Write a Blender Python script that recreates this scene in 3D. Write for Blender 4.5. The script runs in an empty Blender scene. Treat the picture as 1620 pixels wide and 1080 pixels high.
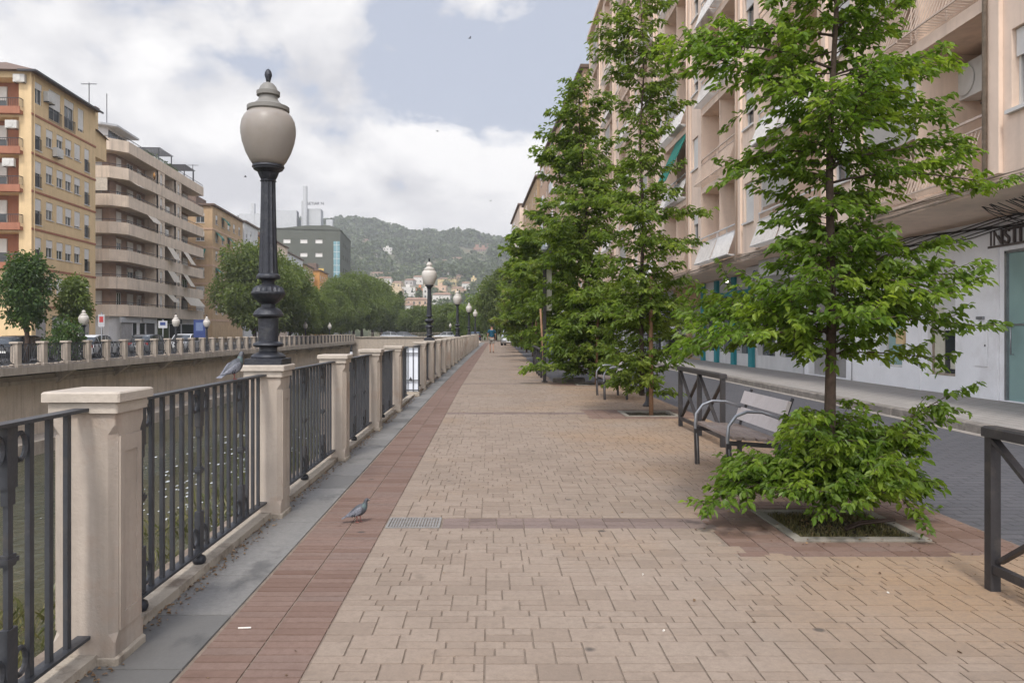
import bpy, math, random
import numpy as np
from mathutils import Vector, Matrix
random.seed(7); rng = np.random.default_rng(11)
R = math.radians
scene = bpy.context.scene
col = scene.collection
F, CX, CY, EYE = 1215.0, 777.0, 524.0, 1.42
def at(px, py, d):
    return ((px-CX)*d/F, d, EYE+(CY-py)*d/F)
ONES = 'first second third fourth fifth sixth seventh eighth ninth tenth eleventh twelfth thirteenth fourteenth fifteenth sixteenth seventeenth eighteenth nineteenth'.split()
def ordinal(n):
    if n < 20: return ONES[n-1]
    t, o = divmod(n, 10)
    return ['twentieth','thirtieth','fortieth','fiftieth'][t-2] if o == 0 else ['twenty','thirty','forty','fifty'][t-2]+'-'+ONES[o-1]

# ------------------------------------------------------------------ materials
def nodes_of(name):
    m = bpy.data.materials.new(name); m.use_nodes = True
    nt = m.node_tree; b = nt.nodes['Principled BSDF']
    return m, nt, b
def N(nt, t, **kw):
    n = nt.nodes.new(t)
    for k, v in kw.items():
        if k in n.inputs: n.inputs[k].default_value = v
        else: setattr(n, k, v)
    return n
def mixc(nt, fac, a, b, blend='MIX'):
    n = nt.nodes.new('ShaderNodeMix'); n.data_type = 'RGBA'; n.blend_type = blend
    for sock, v in ((n.inputs[0], fac), (n.inputs[6], a), (n.inputs[7], b)):
        if hasattr(v, 'is_linked') or hasattr(v, 'links'): nt.links.new(v, sock)
        elif isinstance(v, (int, float)): sock.default_value = v
        else: sock.default_value = (*v, 1)
    return n.outputs[2]
def ramp(nt, fac, stops):
    n = nt.nodes.new('ShaderNodeValToRGB'); cr = n.color_ramp
    while len(cr.elements) < len(stops): cr.elements.new(0.5)
    for e, (p, c) in zip(cr.elements, stops):
        e.position = p; e.color = (c, c, c, 1) if isinstance(c, (int, float)) else (*c, 1)
    nt.links.new(fac, n.inputs[0]); return n.outputs[0]
def noise(nt, vec, scale, detail=4, rough=0.55):
    n = N(nt, 'ShaderNodeTexNoise', Scale=scale, Detail=detail, Roughness=rough)
    nt.links.new(vec, n.inputs['Vector']); return n.outputs['Fac']
def mapping(nt, vec, scale=(1,1,1), rot=(0,0,0)):
    n = nt.nodes.new('ShaderNodeMapping'); n.inputs['Scale'].default_value = scale; n.inputs['Rotation'].default_value = rot
    nt.links.new(vec, n.inputs['Vector']); return n.outputs[0]
def bump(nt, b, h, strength, dist):
    n = N(nt, 'ShaderNodeBump', Strength=strength, Distance=dist)
    nt.links.new(h, n.inputs['Height']); nt.links.new(n.outputs[0], b.inputs['Normal']); return n
def geo_pos(nt): return nt.nodes.new('ShaderNodeNewGeometry').outputs['Position']
def mul(c, k): return tuple(min(1, x*k) for x in c)

def mat(name, base, rough=0.7, var=0.18, scale=3.0, metallic=0.0, bmp=0.15, bscale=None, streak=0.0, dirt=None, island=0.0, spec=0.3):
    """weathered surface: two noise scales, optional rain streaks and dirt patches"""
    m, nt, b = nodes_of(name); L = nt.links
    p = geo_pos(nt)
    n1 = noise(nt, p, scale, 6); n2 = noise(nt, p, scale*9, 3)
    f = ramp(nt, n1, [(0.3, 0), (0.7, 1)])
    c = mixc(nt, f, mul(base, 1-var), mul(base, 1+var*0.6))
    c = mixc(nt, ramp(nt, n2, [(0.35, 0.0), (0.75, 0.35)]), c, mul(base, 1-var*1.3))
    if streak:
        s = noise(nt, mapping(nt, p, (3.2, 3.2, 0.22)), 1.0, 5, 0.6)
        c = mixc(nt, ramp(nt, s, [(0.5, 0.0), (0.72, streak)]), c, mul(base, 0.42))
    if dirt:
        s = noise(nt, p, dirt[1], 5, 0.65)
        c = mixc(nt, ramp(nt, s, [(0.52, 0.0), (0.7, dirt[2])]), c, dirt[0])
    if island:
        ri = nt.nodes.new('ShaderNodeNewGeometry').outputs['Random Per Island']
        c = mixc(nt, 1.0, c, ramp(nt, ri, [(0, 1-island), (1, 1.0)]), 'MULTIPLY')
    L.new(c, b.inputs['Base Color'])
    b.inputs['Roughness'].default_value = rough; b.inputs['Metallic'].default_value = metallic
    b.inputs['Specular IOR Level'].default_value = spec
    if bmp: bump(nt, b, noise(nt, p, bscale or scale*14, 5, 0.6), bmp, 0.02)
    return m

def leaf_mat(name, dark, light, young=None, trans=0.35):
    m, nt, b = nodes_of(name); L = nt.links
    g = nt.nodes.new('ShaderNodeNewGeometry'); ri = g.outputs['Random Per Island']
    cl = noise(nt, g.outputs['Position'], 2.2, 3)
    c = mixc(nt, ri, dark, light)
    if young: c = mixc(nt, ramp(nt, cl, [(0.52, 0), (0.68, 0.75)]), c, young)
    c = mixc(nt, 1.0, c, ramp(nt, noise(nt, g.outputs['Position'], 0.8, 3), [(0.3, 0.72), (0.7, 1.0)]), 'MULTIPLY')
    L.new(c, b.inputs['Base Color']); b.inputs['Roughness'].default_value = 0.42
    b.inputs['Specular IOR Level'].default_value = 0.35
    t = nt.nodes.new('ShaderNodeBsdfTranslucent'); L.new(mixc(nt, 1.0, c, (1.5, 1.6, 0.7), 'MULTIPLY'), t.inputs[0])
    mx = nt.nodes.new('ShaderNodeMixShader'); mx.inputs[0].default_value = trans
    L.new(b.outputs[0], mx.inputs[1]); L.new(t.outputs[0], mx.inputs[2])
    L.new(mx.outputs[0], nt.nodes['Material Output'].inputs[0]); return m

def glass_mat(name, c, rough=0.08):
    m, nt, b = nodes_of(name); p = geo_pos(nt)
    nt.links.new(mixc(nt, noise(nt, p, 0.9, 3), mul(c, 0.6), mul(c, 1.4)), b.inputs['Base Color'])
    b.inputs['Roughness'].default_value = rough; b.inputs['Specular IOR Level'].default_value = 0.6
    bump(nt, b, noise(nt, p, 0.7, 2), 0.08, 0.05)
    return m
def brick_ground(name, c1, c2, mortar, w, h, rough=0.8, bstr=0.5, msize=0.012, rot=0.0, dirt=0.35):
    m, nt, b = nodes_of(name); L = nt.links
    p = geo_pos(nt); v = mapping(nt, p, (1,1,1), (0,0,rot))
    t = N(nt, 'ShaderNodeTexBrick'); t.inputs['Scale'].default_value = 1.0
    t.inputs['Mortar Size'].default_value = msize; t.inputs['Brick Width'].default_value = w; t.inputs['Row Height'].default_value = h
    t.inputs['Mortar Smooth'].default_value = 0.3
    t.inputs['Color1'].default_value = (*c1,1); t.inputs['Color2'].default_value = (*c2,1); t.inputs['Mortar'].default_value = (*mortar,1)
    L.new(v, t.inputs['Vector'])
    big = noise(nt, p, 0.5, 5, 0.6); fine = noise(nt, p, 60, 3)
    c = mixc(nt, ramp(nt, big, [(0.35, 0.0), (0.7, dirt)]), t.outputs['Color'], mul(c1, 0.55))
    c = mixc(nt, ramp(nt, fine, [(0.4, 0.0), (0.8, 0.4)]), c, mul(c2, 1.35))
    L.new(c, b.inputs['Base Color']); b.inputs['Roughness'].default_value = rough
    inv = N(nt, 'ShaderNodeMath', operation='SUBTRACT'); inv.inputs[0].default_value = 1.0; L.new(t.outputs['Fac'], inv.inputs[1])
    ad = N(nt, 'ShaderNodeMath', operation='ADD'); L.new(inv.outputs[0], ad.inputs[0])
    sc = N(nt, 'ShaderNodeMath', operation='MULTIPLY'); L.new(fine, sc.inputs[0]); sc.inputs[1].default_value = 0.5; L.new(sc.outputs[0], ad.inputs[1])
    bump(nt, b, ad.outputs[0], bstr, 0.01); return m
def paver_mat(name, base, alt, island=0.22, rough=0.8, warm=None, stain=None):
    """separate blocks: a tint for each block, fine grain, worn and dirty patches"""
    m, nt, b = nodes_of(name); L = nt.links
    g = nt.nodes.new('ShaderNodeNewGeometry'); p = g.outputs['Position']; ri = g.outputs['Random Per Island']
    c = mixc(nt, ri, base, alt)
    c = mixc(nt, 1.0, c, ramp(nt, ri, [(0, 1-island), (0.5, 1.0), (1, 1-island*0.4)]), 'MULTIPLY')
    if warm:                                                 # ochre earth trodden out of the tree pits on the road side
        sx_ = nt.nodes.new('ShaderNodeSeparateXYZ'); L.new(p, sx_.inputs[0]); mr = nt.nodes.new('ShaderNodeMapRange'); L.new(sx_.outputs[0], mr.inputs[0]); mr.inputs[1].default_value = .4; mr.inputs[2].default_value = 3.0
        ad = N(nt, 'ShaderNodeMath', operation='MULTIPLY_ADD'); L.new(mr.outputs[0], ad.inputs[0]); ad.inputs[1].default_value = .36; L.new(noise(nt, p, 0.55, 4), ad.inputs[2])
        c = mixc(nt, ramp(nt, ad.outputs[0], [(0.55, 0.0), (0.92, 0.8)]), c, warm)
    c = mixc(nt, ramp(nt, noise(nt, p, 0.9, 6, 0.65), [(0.45, 0.0), (0.75, 0.42)]), c, mul(base, 0.55))
    c = mixc(nt, ramp(nt, noise(nt, p, 90, 3), [(0.35, 0.0), (0.75, 0.32)]), c, mul(base, 0.6))
    c = mixc(nt, ramp(nt, noise(nt, p, 5.5, 4), [(0.62, 0.0), (0.72, 0.5)]), c, mul(base, 0.5))
    c = mixc(nt, ramp(nt, noise(nt, p, 26, 5, .7), [(0.42, 0.0), (0.68, 0.45)]), c, mul(base, 0.62))
    gv = N(nt, 'ShaderNodeTexVoronoi', Scale=1.7); L.new(p, gv.inputs['Vector']); c = mixc(nt, ramp(nt, gv.outputs['Distance'], [(0.035, 0.75), (0.06, 0.0)]), c, (0.05,0.045,0.042))
    if stain: c = mixc(nt, ramp(nt, noise(nt, mapping(nt, p, (1,.6,1)), 3.1, 7, 0.62), [(0.54, 0.0), (0.66, 0.6)]), c, stain)
    L.new(c, b.inputs['Base Color']); b.inputs['Roughness'].default_value = rough
    b.inputs['Specular IOR Level'].default_value = 0.25
    bump(nt, b, noise(nt, p, 55, 4, 0.65), 0.35, 0.006); return m
def emit_mat(name, c, s):
    m, nt, b = nodes_of(name); b.inputs['Base Color'].default_value = (*c,1)
    b.inputs['Emission Color'].default_value = (*c,1); b.inputs['Emission Strength'].default_value = s; return m

M = {}
M['stone'] = mat('pillar_limestone', (0.405,0.345,0.29), 0.85, 0.15, 4, bmp=0.22, bscale=85, streak=0.8, dirt=((0.24,0.15,0.10), 2.0, 0.55))
M['cap'] = mat('cap_limestone', (0.44,0.385,0.325), 0.85, 0.14, 5, bmp=0.25, bscale=40, dirt=((0.2,0.17,0.14), 3.0, 0.4))
M['kerbstone'] = mat('low_kerb_stone', (0.37,0.32,0.26), 0.9, 0.2, 4, bmp=0.4, dirt=((0.10,0.07,0.05), 5.0, 0.7))
M['iron'] = mat('painted_iron', (0.052,0.054,0.060), 0.5, 0.25, 6, metallic=0.15, bmp=0.12, bscale=60, spec=0.45, dirt=((0.10,0.085,0.07), 7.0, 0.4))
M['castiron'] = mat('cast_iron', (0.026,0.028,0.036), 0.42, 0.3, 9, metallic=0.25, bmp=0.35, bscale=45, spec=0.5, dirt=((0.09,0.09,0.085), 12.0, 0.35))
M['barrier'] = mat('barrier_steel', (0.045,0.041,0.042), 0.5, 0.25, 5, metallic=0.2, bmp=0.1, spec=0.45, dirt=((0.12,0.10,0.08), 9.0, 0.35))
M['steel'] = mat('galvanised_steel', (0.33,0.34,0.36), 0.35, 0.2, 8, metallic=0.75, bmp=0.05)
M['globe'] = mat('lamp_globe_glass', (0.275,0.245,0.215), 0.4, 0.08, 3, bmp=0.02, dirt=((0.20,0.165,0.13), 4.0, 0.35))
M['globecap'] = mat('lamp_globe_top', (0.21,0.20,0.18), 0.5, 0.12, 6, bmp=0.05, dirt=((0.22,0.2,0.17), 8.0, 0.4))
M['globefar'] = mat('lamp_globe_pale', (0.50,0.465,0.42), 0.4, 0.08, 3, bmp=0.0)
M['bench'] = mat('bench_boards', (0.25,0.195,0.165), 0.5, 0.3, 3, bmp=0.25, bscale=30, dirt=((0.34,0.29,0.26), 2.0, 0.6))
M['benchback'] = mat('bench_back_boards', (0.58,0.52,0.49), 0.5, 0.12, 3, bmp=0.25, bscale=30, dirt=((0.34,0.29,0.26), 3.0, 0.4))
M['bark'] = mat('tree_bark', (0.095,0.066,0.050), 0.9, 0.4, 12, bmp=0.8, bscale=30)
M['stake'] = mat('wooden_stake', (0.29,0.165,0.095), 0.8, 0.3, 6, bmp=0.4, bscale=40)
M['soil'] = mat('pit_soil', (0.055,0.045,0.03), 0.95, 0.4, 8, bmp=0.9, bscale=30)
M['pitframe'] = mat('pit_concrete', (0.27,0.245,0.21), 0.9, 0.2, 6, bmp=0.3, dirt=((0.16,0.13,0.1), 5.0, 0.6))
M['pipe'] = mat('drip_pipe', (0.05,0.03,0.022), 0.6, 0.2, 5)
M['leaf1'] = leaf_mat('near_leaves', (0.082,0.150,0.020), (0.195,0.290,0.040), (0.33,0.41,0.06), 0.52)
M['leaf2'] = leaf_mat('street_leaves', (0.098,0.158,0.028), (0.21,0.285,0.055), (0.32,0.38,0.075), 0.52)
M['leaf3'] = leaf_mat('plane_tree_leaves', (0.09,0.13,0.036), (0.175,0.22,0.062), (0.22,0.25,0.075), 0.45)
M['leaf4'] = leaf_mat('orange_tree_leaves', (0.035,0.075,0.018), (0.08,0.135,0.03), (0.12,0.18,0.035), 0.3)
M['leaf5'] = leaf_mat('hill_leaves', (0.042,0.068,0.026), (0.115,0.150,0.055), (0.17,0.19,0.08), 0.15)
M['leaf6'] = leaf_mat('yellowing_leaves', (0.09,0.125,0.02), (0.19,0.20,0.04), (0.25,0.24,0.05), 0.3)
M['weed'] = leaf_mat('river_weeds', (0.07,0.085,0.025), (0.19,0.17,0.07), None, 0.2)
M['pitgrass'] = leaf_mat('pit_weeds', (0.07,0.075,0.025), (0.24,0.19,0.09), None, 0.2)
M['litter'] = leaf_mat('dry_leaves', (0.10,0.055,0.03), (0.30,0.19,0.10), None, 0.1)
M['paver'] = paver_mat('tan_pavers', (0.275,0.213,0.166), (0.302,0.240,0.190), 0.12, 0.78, warm=(0.32,0.205,0.115))
M['redbrick'] = paver_mat('red_pavers', (0.205,0.128,0.098), (0.215,0.155,0.13), 0.25, 0.75)
M['pinkbrick'] = paver_mat('brown_pavers', (0.19,0.14,0.12), (0.225,0.17,0.15), 0.2, 0.75)
M['slate'] = paver_mat('slate_slabs', (0.19,0.184,0.175), (0.25,0.24,0.226), 0.35, 0.6, stain=(0.06,0.06,0.06))
M['mortar'] = mat('joint_sand', (0.24,0.19,0.15), 0.95, 0.3, 12, bmp=0.5)
M['grate'] = mat('drain_grate_metal', (0.27,0.255,0.24), 0.55, 0.3, 20, metallic=0.2)
M['dark'] = mat('dark_void', (0.015,0.014,0.013), 0.9, 0.2, 4)
M['road'] = brick_ground('road_setts', (0.072,0.072,0.080), (0.092,0.090,0.098), (0.045,0.045,0.05), 0.24, 0.12, 0.75, 0.5)
M['asphalt'] = mat('asphalt', (0.060,0.060,0.063), 0.85, 0.25, 2, bmp=0.5, bscale=90)
M['pavement'] = brick_ground('pavement_tiles', (0.275,0.255,0.235), (0.32,0.295,0.27), (0.17,0.155,0.14), 0.4, 0.2, 0.8, 0.4, 0.014, R(90))
M['kerb'] = mat('granite_kerb', (0.235,0.21,0.185), 0.85, 0.3, 6, bmp=0.4, dirt=((0.10,0.085,0.07), 4.0, 0.7))
M['gutter'] = mat('gutter_concrete', (0.30,0.27,0.24), 0.9, 0.25, 5, bmp=0.3)
M['earth'] = mat('bank_earth', (0.20,0.17,0.13), 0.95, 0.3, 1, bmp=0.4)
# ------------------------------------------------------------------ mesh builder
class MB:
    def __init__(s): s.v = []; s.f = []; s.m = []; s.mi = 0
    def add(s, vs, fs):
        o = len(s.v); s.v += [tuple(v) for v in vs]; s.f += [tuple(i+o for i in f) for f in fs]; s.m += [s.mi]*len(fs); return s
    def box(s, x0, x1, y0, y1, z0, z1):
        return s.add([(x0,y0,z0),(x1,y0,z0),(x1,y1,z0),(x0,y1,z0),(x0,y0,z1),(x1,y0,z1),(x1,y1,z1),(x0,y1,z1)],
                     [(0,3,2,1),(4,5,6,7),(0,1,5,4),(1,2,6,5),(2,3,7,6),(3,0,4,7)])
    def cbox(s, x0, x1, y0, y1, z0, z1, c=0.01):
        """box with chamfered vertical and top edges"""
        def ring(i, z): 
            return [(x0+i+c,y0+i,z),(x1-i-c,y0+i,z),(x1-i,y0+i+c,z),(x1-i,y1-i-c,z),(x1-i-c,y1-i,z),(x0+i+c,y1-i,z),(x0+i,y1-i-c,z),(x0+i,y0+i+c,z)]
        vs = ring(0,z0)+ring(0,z1-c)+ring(c,z1)
        fs = [tuple(range(7,-1,-1)), tuple(range(16,24))]
        for k in (0, 8):
            for i in range(8): fs.append((k+i, k+(i+1)%8, k+8+(i+1)%8, k+8+i))
        return s.add(vs, fs)
    def quad(s, a, b, c, d): return s.add([a,b,c,d], [(0,1,2,3)])
    def bar(s, a, b, w, h=None, up=(0,0,1)):
        """square bar between two points"""
        a, b = Vector(a), Vector(b); h = h or w; d = (b-a).normalized(); u = Vector(up)
        if abs(d.dot(u)) > 0.98: u = Vector((0,1,0))
        r = d.cross(u).normalized(); u = r.cross(d)
        vs = []
        for p in (a, b):
            for i, j in ((-1,-1),(1,-1),(1,1),(-1,1)): vs.append(p+r*(i*w/2)+u*(j*h/2))
        return s.add(vs, [(3,2,1,0),(4,5,6,7),(0,1,5,4),(1,2,6,5),(2,3,7,6),(3,0,4,7)])
    def tube(s, pts, rad, n=8, closed=False):
        pts = [Vector(p) for p in pts]; k = len(pts)
        rads = rad if isinstance(rad, (list, tuple)) else [rad]*k
        vs = []; ref = None
        for i, p in enumerate(pts):
            a = pts[(i-1) % k] if (closed or i > 0) else p; b = pts[(i+1) % k] if (closed or i < k-1) else p
            d = (b-a).normalized() if (b-a).length > 1e-9 else Vector((0,0,1))
            if ref is None: ref = Vector((1,0,0)) if abs(d.x) < 0.9 else Vector((0,1,0))
            r = (ref - d*ref.dot(d)).normalized(); ref = r; u = d.cross(r)
            for j in range(n):
                t = 2*math.pi*j/n; vs.append(p+(r*math.cos(t)+u*math.sin(t))*rads[i])
        fs = []
        for i in range(k if closed else k-1):
            for j in range(n): fs.append((i*n+j, i*n+(j+1)%n, ((i+1)%k)*n+(j+1)%n, ((i+1)%k)*n+j))
        if not closed: fs += [tuple(range(n-1,-1,-1)), tuple(range((k-1)*n, k*n))]
        return s.add(vs, fs)
    def lathe(s, prof, n=24, c=(0,0,0), flute=0, depth=0.0):
        vs = []
        for r, z in prof:
            for j in range(n):
                t = 2*math.pi*j/n; rr = r*(1-depth*(0.5+0.5*math.cos(flute*t))) if flute else r
                vs.append((c[0]+rr*math.cos(t), c[1]+rr*math.sin(t), c[2]+z))
        fs = [(i*n+j, i*n+(j+1)%n, (i+1)*n+(j+1)%n, (i+1)*n+j) for i in range(len(prof)-1) for j in range(n)]
        fs += [tuple(range(n-1,-1,-1)), tuple(range((len(prof)-1)*n, len(prof)*n))]
        return s.add(vs, fs)
    def loft(s, rings):
        n = len(rings[0]); vs = [p for r in rings for p in r]
        fs = [(i*n+j, i*n+(j+1)%n, (i+1)*n+(j+1)%n, (i+1)*n+j) for i in range(len(rings)-1) for j in range(n)]
        fs += [tuple(range(n-1,-1,-1)), tuple(range((len(rings)-1)*n, len(rings)*n))]
        return s.add(vs, fs)
    def holed(s, L, z0, z1, holes, depth, v=0.0):
        """wall in the (u, z) plane at v with rectangular holes and their reveals going inwards (+v)"""
        us = sorted({0.0, L, *[h[0] for h in holes], *[h[1] for h in holes]}); zs = sorted({z0, z1, *[h[2] for h in holes], *[h[3] for h in holes]})
        for i in range(len(us)-1):
            for j in range(len(zs)-1):
                cu, cz = (us[i]+us[i+1])/2, (zs[j]+zs[j+1])/2
                if any(h[0] < cu < h[1] and h[2] < cz < h[3] for h in holes): continue
                s.quad((us[i],v,zs[j]),(us[i+1],v,zs[j]),(us[i+1],v,zs[j+1]),(us[i],v,zs[j+1]))
        for a, b, c, d in holes:
            w = v+depth
            s.quad((a,v,c),(a,w,c),(a,w,d),(a,v,d)); s.quad((b,v,d),(b,w,d),(b,w,c),(b,v,c))
            s.quad((a,v,d),(a,w,d),(b,w,d),(b,v,d)); s.quad((b,v,c),(b,w,c),(a,w,c),(a,v,c))
        return s
    def mesh(s, name, mats, smooth=False):
        me = bpy.data.meshes.new(name); me.from_pydata(s.v, [], s.f)
        for m in (mats if isinstance(mats, (list, tuple)) else [mats]): me.materials.append(m)
        if any(s.m): me.polygons.foreach_set('material_index', s.m)
        if smooth:
            me.polygons.foreach_set('use_smooth', [True]*len(s.f))
        me.update(); return me
    def build(s, name, mats, parent=None, loc=(0,0,0), rz=0.0, smooth=False):
        return put(name, s.mesh(name, mats, smooth), parent, loc, rz)
def put(name, me, parent=None, loc=(0,0,0), rz=0.0):
    o = bpy.data.objects.new(name, me); col.objects.link(o); o.parent = parent
    o.location = loc; o.rotation_euler = (0,0,rz); return o
def tag(o, label=None, cat=None, group=None, kind=None):
    if label: o['label'] = label
    if cat: o['category'] = cat
    if group: o['group'] = group
    if kind: o['kind'] = kind
    elif cat: o['kind'] = 'thing'
    return o
def thing(name, label, cat, loc=(0,0,0), rz=0.0, group=None):
    o = bpy.data.objects.new(name, None); col.objects.link(o); o.location = loc; o.rotation_euler = (0,0,rz); o.empty_display_size = 0.2
    return tag(o, label, cat, group)
def dup(root, loc, rz=None, label=None, group=None, scale=None):
    def cp(o, par):
        c = o.copy(); col.objects.link(c); c.parent = par
        for ch in o.children: cp(ch, c)
        return c
    kids = list(root.children); r = root.copy(); col.objects.link(r); r.location = loc
    if rz is not None: r.rotation_euler = (0,0,rz)
    if scale: r.scale = scale if isinstance(scale, tuple) else (scale,)*3
    for k in kids: cp(k, r)
    if label: r['label'] = label
    if group: r['group'] = group
    return r
def autosmooth(o, ang=40):
    me = o.data; me.polygons.foreach_set('use_smooth', [True]*len(me.polygons))
    try: me.set_sharp_from_angle(angle=R(ang))
    except Exception: pass
    return o
def np_mesh(name, V, Q, mats, midx=None, smooth=False):
    """mesh from arrays, Q an (n,4) array of quads"""
    me = bpy.data.meshes.new(name); me.vertices.add(len(V)); me.vertices.foreach_set('co', V.astype(np.float32).ravel())
    n = len(Q); k = Q.shape[1]; me.loops.add(n*k); me.loops.foreach_set('vertex_index', Q.astype(np.int32).ravel())
    me.polygons.add(n); me.polygons.foreach_set('loop_start', np.arange(0, n*k, k, dtype=np.int32))
    for m in (mats if isinstance(mats, (list, tuple)) else [mats]): me.materials.append(m)
    if midx is not None: me.polygons.foreach_set('material_index', midx.astype(np.int32))
    me.update(calc_edges=True); me.validate()
    me.polygons.foreach_set('use_smooth', np.full(n, smooth)); me.update(); return me

# ------------------------------------------------------------------ leaves
def leaves_mesh(name, P, D, Nn, Ln, Wd, mats, midx=None, fold=0.25):
    """P base points, D leaf directions, Nn leaf normals: each leaf two quads folded along the midrib"""
    P, D, Nn = np.asarray(P, float), np.asarray(D, float), np.asarray(Nn, float)
    D = D/np.linalg.norm(D, axis=1, keepdims=True); S = np.cross(D, Nn); S /= (np.linalg.norm(S, axis=1, keepdims=True)+1e-9)
    U = np.cross(S, D); Ln = np.asarray(Ln)[:,None]; Wd = np.asarray(Wd)[:,None]
    droop = -0.16*Ln*np.array([[0,0,1.0]])
    v = [P, P+D*Ln*0.3+S*Wd*0.45+U*Wd*fold, P+D*Ln*0.68+S*Wd*0.40+U*Wd*fold+droop*0.5, P+D*Ln+droop,
         P+D*Ln*0.68-S*Wd*0.40+U*Wd*fold+droop*0.5, P+D*Ln*0.3-S*Wd*0.45+U*Wd*fold]
    n = len(P); V = np.stack(v, 1).reshape(-1,3); b = (np.arange(n)*6)[:,None]
    Q = np.concatenate([b+np.array([[0,1,2,3]]), b+np.array([[0,3,4,5]])], 0)
    mi = np.concatenate([midx, midx]) if midx is not None else None
    return np_mesh(name, V, Q, mats, mi)

def spray_tree(name, H, trunk_r, branches, leaf, leaf_len, mats, seed, density=1.0, lean=(0,0), trunk_start=0.0, wob=0.05, young=0.0):
    """trunk with flat layered sprays; branches = list of (z, azimuth, length, rise, droop)"""
    rg = np.random.default_rng(seed); wood = MB()
    ph = rg.uniform(0, 6, 2)
    def tx(z): t = z/H; return np.array([lean[0]*t*t+wob*math.sin(2.2*z+ph[0])*t, lean[1]*t*t+wob*math.sin(1.9*z+ph[1])*t, z])
    zs = np.linspace(trunk_start, H, 22); wood.tube([tx(z) for z in zs], [trunk_r*(1-0.9*(z/H)**0.8)*(1.35 if z < 0.08 else 1) for z in zs], 9)
    P, D, Nn, Ln, MI = [], [], [], [], []
    for (z, az, L, rise, droop) in branches:
        p = tx(z); n = max(5, int(L/0.07)); d = np.array([math.cos(az)*math.cos(rise), math.sin(az)*math.cos(rise), math.sin(rise)])
        pts = [p.copy()]; step = L/n; curl = rg.normal(0, 0.05)
        for i in range(n):
            d = d + np.array([-d[1]*curl, d[0]*curl, -droop*step/L*1.0]) + rg.normal(0, 0.05, 3)*np.array([1,1,0.6]); d /= np.linalg.norm(d)
            p = p + d*step; pts.append(p.copy())
            f = (i+1)/n
            if f < 0.10: continue
            nt = 1 if rg.random() < 0.65 else 2
            for _ in range(nt):
                side = 1 if (i+_) % 2 else -1
                ang = side*rg.uniform(0.5, 1.25); hd = math.atan2(d[1], d[0])+ang
                tl = L*rg.uniform(0.18, 0.42)*(1.15-0.75*f)+0.06; td = np.array([math.cos(hd), math.sin(hd), rg.normal(0.16, 0.32)])
                q = p.copy(); m = max(2, int(tl/(leaf_len*0.36)*density))
                tw = [q.copy()]
                for j in range(m):
                    td = td + np.array([0,0,-droop*0.45/m]) + rg.normal(0, 0.06, 3); td /= np.linalg.norm(td); q = q + td*tl/m; tw.append(q.copy())
                    for sgn in ((1,-1) if rg.random() < 0.55 else (rg.choice([-1,1]),)):
                        a2 = math.atan2(td[1], td[0])+sgn*rg.uniform(0.35, 1.1)
                        P.append(q+rg.normal(0, 0.012, 3)); D.append([math.cos(a2), math.sin(a2), rg.normal(-0.38, 0.35)])
                        Nn.append([rg.normal(-.05,0.5), rg.normal(-.12,0.5), 1.0]); Ln.append(leaf_len*rg.uniform(0.6, 1.2)); MI.append(1 if (f > 0.75 and rg.random() < young) else 0)
                if leaf_len < 0.12 and len(tw) > 2: wood.tube(tw[::2] if len(tw) > 4 else tw, 0.0025, 3)
        k0 = max(0.004, trunk_r*0.26*(L/1.3)); wood.tube(pts[::2] if len(pts) > 8 else pts, [k0*(1-0.8*i/len(pts)) for i in range(0, len(pts), 2)] if len(pts) > 8 else [k0*(1-0.8*i/len(pts)) for i in range(len(pts))], 5)
    Ln = np.array(Ln); me = leaves_mesh(name+'_crown', P, D, Nn, Ln, Ln*rng.uniform(0.42, 0.58, len(Ln)), mats, np.array(MI))
    return wood, me
def profile_branches(prof, n, seed, rise=(0.0, 0.45), droop=(0.3, 0.9), jit=0.22):
    """n branches with length following prof = [(z, radius), ...]"""
    rg = np.random.default_rng(seed); zs, rs = zip(*prof); out = []
    for i in range(n):
        z = zs[0]+(zs[-1]-zs[0])*(i+rg.random())/n; az = i*2.399+rg.normal(0, 0.3)
        if rg.random() < 0.10: continue
        L = np.interp(z, zs, rs)*rg.uniform(1-jit*1.5, 1+jit*0.9)*(1+.30*math.sin(2.3*z+az+seed)+.15*math.sin(5.1*z-2*az))
        out.append((z, az, max(0.15, L), rg.uniform(*rise), rg.uniform(*droop)))
    return out
def clump_crown(name, lobes, per, leaf_len, mats, seed, squash=0.75):
    """crown of leaf clumps: lobes = list of (x, y, z, r)"""
    rg = np.random.default_rng(seed); P = []; D = []; Nn = []
    for (x, y, z, r) in lobes:
        m = int(per*(r/1.0)**1.6); u = rg.normal(0, 1, (m, 3)); u /= np.linalg.norm(u, axis=1, keepdims=True)
        rr = r*(rg.random(m)**0.4)[:,None]*rg.uniform(0.75, 1.12, (m,1)); p = u*rr; p[:,2] *= squash
        P.append(p+np.array([x,y,z])); d = u+rg.normal(0, 0.55, (m,3)); d[:,2] -= 0.35; D.append(d)
        nn = u*0.6+rg.normal(0, 0.5, (m,3)); nn[:,2] += 0.7; Nn.append(nn)
    P = np.concatenate(P); n = len(P); L = leaf_len*rg.uniform(0.6, 1.3, n)
    return leaves_mesh(name, P, np.concatenate(D), np.concatenate(Nn), L, L*rg.uniform(0.5, 0.75, n), mats)
def lobes_for(W, Hc, z0, n, seed, r=(0.22, 0.36)):
    """clump centres filling an uneven crown W wide and Hc high above z0"""
    rg = np.random.default_rng(seed); out = []
    for i in range(n):
        t = (i+rg.random())/n; z = z0+Hc*t; rad = W/2*math.sin(math.pi*(0.16+0.74*t))**0.8
        a = i*2.399+rg.normal(0, 0.4); q = rad*rg.uniform(0.25, 0.95)
        out.append((q*math.cos(a), q*math.sin(a), z, W*rg.uniform(*r)*0.62))
    return out
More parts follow.
